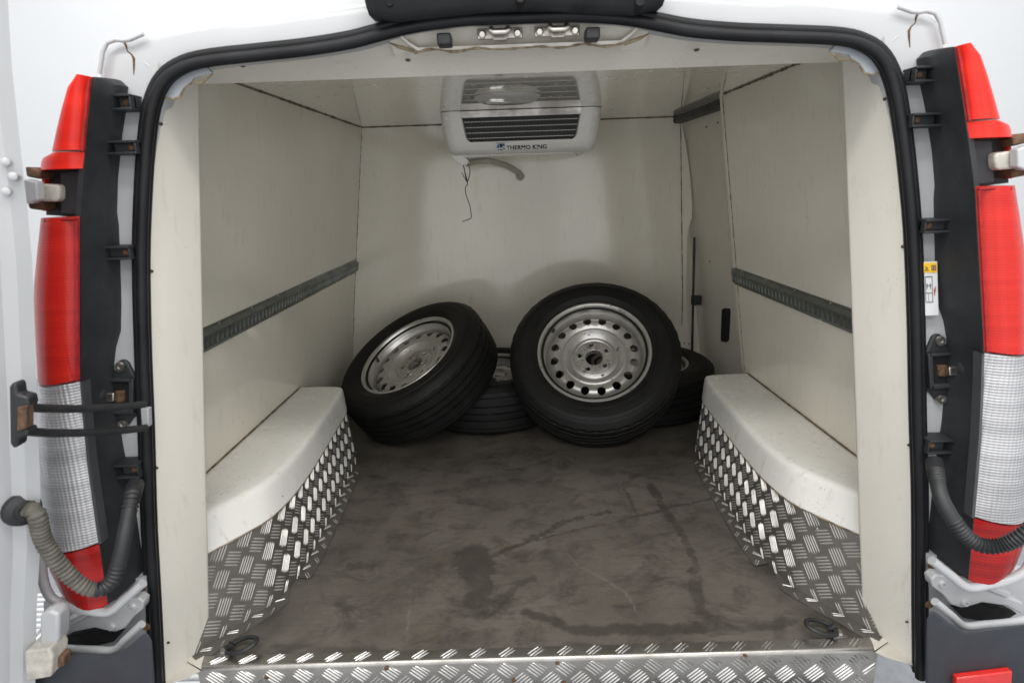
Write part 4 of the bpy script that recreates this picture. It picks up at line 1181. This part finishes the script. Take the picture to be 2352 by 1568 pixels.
# ceiling lamp
LM = empty('ceiling_lamp', (-.025, 1.97, ZC), van)
def dome(cx, cy, a, b, h, z0, k=14, seg=40):
    rr = []
    for i in range(k):
        t_ = i/(k-1)*math.pi/2
        rr.append([(cx+a*math.cos(t_)**.6*math.copysign(abs(math.cos(q_))**.8, math.cos(q_)), cy+b*math.cos(t_)**.6*math.copysign(abs(math.sin(q_))**.8, math.sin(q_)), z0-h*math.sin(t_)) for q_ in np.linspace(0, 2*math.pi, seg, endpoint=False)])
    return Geo().grid(rr, True)
dome(-.025, 1.97, .098, .062, .006, ZC-.0005).out('lamp_base', 'case', LM, smooth=50)
dome(-.055, 1.97, .045, .034, .016, ZC-.004).out('lamp_reflector', 'chrome', LM, smooth=60)
dome(-.025, 1.97, .105, .068, .026, ZC-.0005).out('lamp_cover', 'lampcover', LM, smooth=60)

# ------------------------------------------------------------------ loose black wire
wp_ = [(1064, 372), (1068, 372), (1075, 380), (1078, 398), (1075, 412), (1073, 420), (1069, 404), (1065, 385)]
W0 = [onY(x, y, 2.45) for x, y in [(1066, 384), (1069, 404), (1073, 418), (1079, 400), (1078, 384), (1070, 371), (1064, 376), (1067, 392), (1074, 420), (1070, 428), (1069, 440), (1073, 455), (1079, 472), (1082, 490), (1082, 500), (1076, 504), (1062, 509)]]
g = Geo().tube(catmull(W0, 70), .0017, 6)
g.tube(catmull([onY(x, y, 2.447) for x, y in [(1061, 397), (1067, 409), (1074, 420)]], 8), .0015, 6)
o = g.out('loose_wire', 'wire')
o['label'] = 'thin black looped wire dangling from the ceiling cooling unit'; o['category'] = 'wire'

# ------------------------------------------------------------------ steel wheels
TR, HW = .337, .111
def tyre_mesh():
    pr = [(.198, .080), (.207, .086), (.219, .0865), (.2215, .0900), (.226, .098), (.236, .103), (.245, .1065), (.2465, .1085), (.256, .1095), (.2575, .1085), (.272, .1105), (.286, .1095), (.2875, .1075), (.300, .1035), (.302, .1050), (.314, .0995), (.3155, .0975), (.324, .0915), (.330, .0845)]
    tread = [(.3325, .082), (.3335, .070), (.3285, .0690), (.3285, .0655), (.3345, .0645), (.336, .034), (.3285, .0325), (.3285, .0270), (.3362, .0255), (.337, .004), (.3290, .0030)]
    half = pr+tread
    prof = half+[(r, -h) for r, h in reversed(half)]
    SEG = 120
    vs, fs = [], []
    n_ = len(prof)
    for k in range(SEG):
        a = 2*math.pi*k/SEG
        for i, (r, h) in enumerate(prof):
            rr_ = r
            if r > .330 and len(pr)-1 <= i <= n_-len(pr) and k % 3 == 0 and abs(h) > .066: rr_ -= .0045   # shoulder sipes
            if r > .3335 and k % 4 == 1 and abs(h) < .05: rr_ -= .0018
            vs.append((rr_*math.cos(a), rr_*math.sin(a), h))
    for k in range(SEG):
        for i in range(n_-1):
            a, b = k*n_+i, ((k+1) % SEG)*n_+i
            fs.append((a, b, b+1, a+1))
    me_ = bpy.data.meshes.new('tyre'); me_.from_pydata(vs, [], fs); me_.validate()
    finish(me_, 32); me_.materials.append(M['tyre'])
    return me_
def holes_ring(g, r0, r1, nh, rc, hr, hf, seg=20, depth=.006, a0=0.0):
    """annulus with nh round holes on radius rc; hf(r) height"""
    K = 20
    for i in range(nh):
        ac = a0+2*math.pi*i/nh; da = math.pi/nh
        hole, sq = [], []
        rm = (r0+r1)/2
        for k in range(K):
            t_ = 2*math.pi*k/K; c, s_ = math.cos(t_), math.sin(t_)
            # local: radial c, tangential s
            hole.append((rc+hr*c, hr*s_/rc))
            m = max((c/(r1-rc)) if c > 0 else (-c/(rc-r0)), abs(s_)/(da*rc))
            sq.append((rc+c/m, s_/m/rc))
        def P(r, a, dh=0.0): return (r*math.cos(ac+a), r*math.sin(ac+a), hf(r)+dh)
        ho = [P(*q) for q in hole]; sq3 = [P(*q) for q in sq]
        mid = [P(h_[0]*.5+q_[0]*.5, h_[1]*.5+q_[1]*.5) for h_, q_ in zip(hole, sq)]
        low = [P(q[0], q[1], -depth) for q in hole]
        g.grid([sq3, mid, ho, low], True)
        for cr, ca in ((r0, -da), (r0, da), (r1, -da), (r1, da)):
            near = sorted(range(K), key=lambda k: ((sq[k][0]-cr)/(r1-r0))**2+((sq[k][1]-ca)/da)**2)
            # corners: fan between the two samples on either side of the corner
            onr = [k for k in near if abs(sq[k][0]-cr) < 1e-6][:1]; ona = [k for k in near if abs(sq[k][1]-ca) < 1e-6][:1]
            if onr and ona and onr[0] != ona[0]:
                g.add([sq3[onr[0]], sq3[ona[0]], P(cr, ca)], [(0, 1, 2)])
def rim_mesh():
    g = Geo(); SEG = 96
    def hf(r): return float(np.interp(r, [.03, .060, .078, .085, .093, .105, .117, .1195, .1235, .128, .140, .158, .172, .180, .186, .190], [.034, .036, .036, .030, .028, .036, .0485, .0515, .0515, .0485, .0555, .0575, .0505, .0395, .030, .026]))
    # barrel and lip
    lip = [(.2215, .0905), (.2222, .0945), (.2195, .0975), (.2150, .0975), (.2105, .0950), (.2085, .0885), (.2060, .0840), (.2035, .0800), (.2020, .066), (.1990, .0585), (.1945, .0545), (.1915, .0480), (.1905, .030), (.1900, .00), (.186, -.03), (.192, -.06), (.200, -.075), (.201, -.092), (.2195, -.0975), (.2215, -.0905)]
    rows_ = [[(r*math.cos(a), r*math.sin(a), h) for a in np.linspace(0, 2*math.pi, SEG, endpoint=False)] for r, h in lip]
    g.grid(rows_, True)
    ring = lambda rs: g.grid([[(r*math.cos(a), r*math.sin(a), hf(r)) for a in np.linspace(0, 2*math.pi, SEG, endpoint=False)] for r in rs], True)
    ring([.190, .187, .184, .181])
    holes_ring(g, .136, .181, 16, .158, .0165, hf)
    ring([.136, .132, .128, .1255, .1235, .1215, .1195, .117, .111, .105, .099, .093, .089, .085, .082])
    holes_ring(g, .036, .082, 5, .0575, .0085, hf, a0=.35)
    g.grid([[(r*math.cos(a), r*math.sin(a), h) for a in np.linspace(0, 2*math.pi, SEG, endpoint=False)] for r, h in ((.082, .036), (.0785, .0385), (.074, .0362))], True)
    g.grid([[(r*math.cos(a), r*math.sin(a), h) for a in np.linspace(0, 2*math.pi, SEG, endpoint=False)] for r, h in ((.0365, hf(.0365)), (.0345, .033), (.0340, .004))], True)
    # raised rings round the bolt holes
    for i in range(5):
        a = .35+2*math.pi*i/5
        g.lathe((.0575*math.cos(a), .0575*math.sin(a), .0355), (0, 0, 1), [(.0085, .0), (.0095, .0020), (.0125, .0022), (.0145, .0002)], 18)
    for i in range(10):
        a = .35+math.pi/5+2*math.pi*i/10
        g.lathe((.066*math.cos(a), .066*math.sin(a), .0355), (0, 0, 1), [(.0, .0016), (.003, .0014), (.0042, .0002)], 8)
    me_ = bpy.data.meshes.new('rim'); me_.from_pydata(g.v, [], g.f)
    bm = bmesh.new(); bm.from_mesh(me_); bmesh.ops.remove_doubles(bm, verts=bm.verts, dist=.00005); bmesh.ops.recalc_face_normals(bm, faces=bm.faces); bm.to_mesh(me_); bm.free()
    me_.validate(); finish(me_, 42); me_.materials.append(M['rim'])
    return me_
TM, RM = tyre_mesh(), rim_mesh()
g = Geo().lathe((0, 0, .012), (0, 0, 1), [(0, -.002), (.12, -.002), (.186, -.001)], 48)
g.lathe((0, 0, -.02), (0, 0, 1), [(0, .0), (.19, .0)], 32)
me_b = bpy.data.meshes.new('brake_side'); me_b.from_pydata(g.v, [], g.f); me_b.materials.append(M['dark'])
g = Geo().box((-.016, .2065, .0885), (.016, .2125, .0985))
me_w = bpy.data.meshes.new('balance_weight'); me_w.from_pydata(g.v, [], g.f); me_w.materials.append(M['weight'])
g = Geo().tube([(.196, 0, .062), (.192, 0, .075), (.186, 0, .092)], [.005, .0045, .004], 8)
me_v = bpy.data.meshes.new('valve'); me_v.from_pydata(g.v, [], g.f); me_v.materials.append(M['rubber'])
def wheel(c, n_, spin, label, weights, scale=1.0):
    n_ = np.array(n_, float); n_ /= np.linalg.norm(n_)
    a = np.cross((0, 0, 1.), n_) if abs(n_[2]) < .999 else np.array([1., 0, 0]); a /= np.linalg.norm(a); b = np.cross(n_, a)
    e = bpy.data.objects.new('steel_wheel', None); COL.objects.link(e); e.empty_display_size = .1
    e['label'] = label; e['category'] = 'wheel'; e['group'] = 'loose steel wheels in the cargo bay'
    e.matrix_world = Matrix(((a[0], b[0], n_[0], c[0]), (a[1], b[1], n_[1], c[1]), (a[2], b[2], n_[2], c[2]), (0, 0, 0, 1))) @ Matrix.Rotation(spin, 4, 'Z') @ Matrix.Scale(scale, 4)
    def child(nm, me_, par, mt=None):
        o_ = bpy.data.objects.new(nm, me_); COL.objects.link(o_); o_.parent = par
        if mt: o_.matrix_local = mt
        return o_
    child('tyre', TM, e); r_ = child('rim', RM, e)
    child('valve', me_v, r_, Matrix.Rotation(2.4, 4, 'Z'))
    for w_ in weights: child('balance_weight', me_w, r_, Matrix.Rotation(w_, 4, 'Z'))
    return e
wheel((.290, 2.235, .302), (-.113, -.688, .717), .2, 'silver steel wheel leaning back with its whole face turned to the open doors', (-.75,))
wheel((-.436, 2.335, .262), (-.409, -.346, .844), 1.1, 'silver steel wheel tilted low towards the left wall with its dark tread showing', (2.2,))
wheel((-.15, 2.505, .1135), (0, 0, 1), .5, 'wheel lying flat on the floor between the two tilted wheels', (), .98)
wheel((.535, 2.525, .1135), (0, 0, 1), 2.0, 'wheel lying flat in the right rear corner by the sliding door', (), .98)
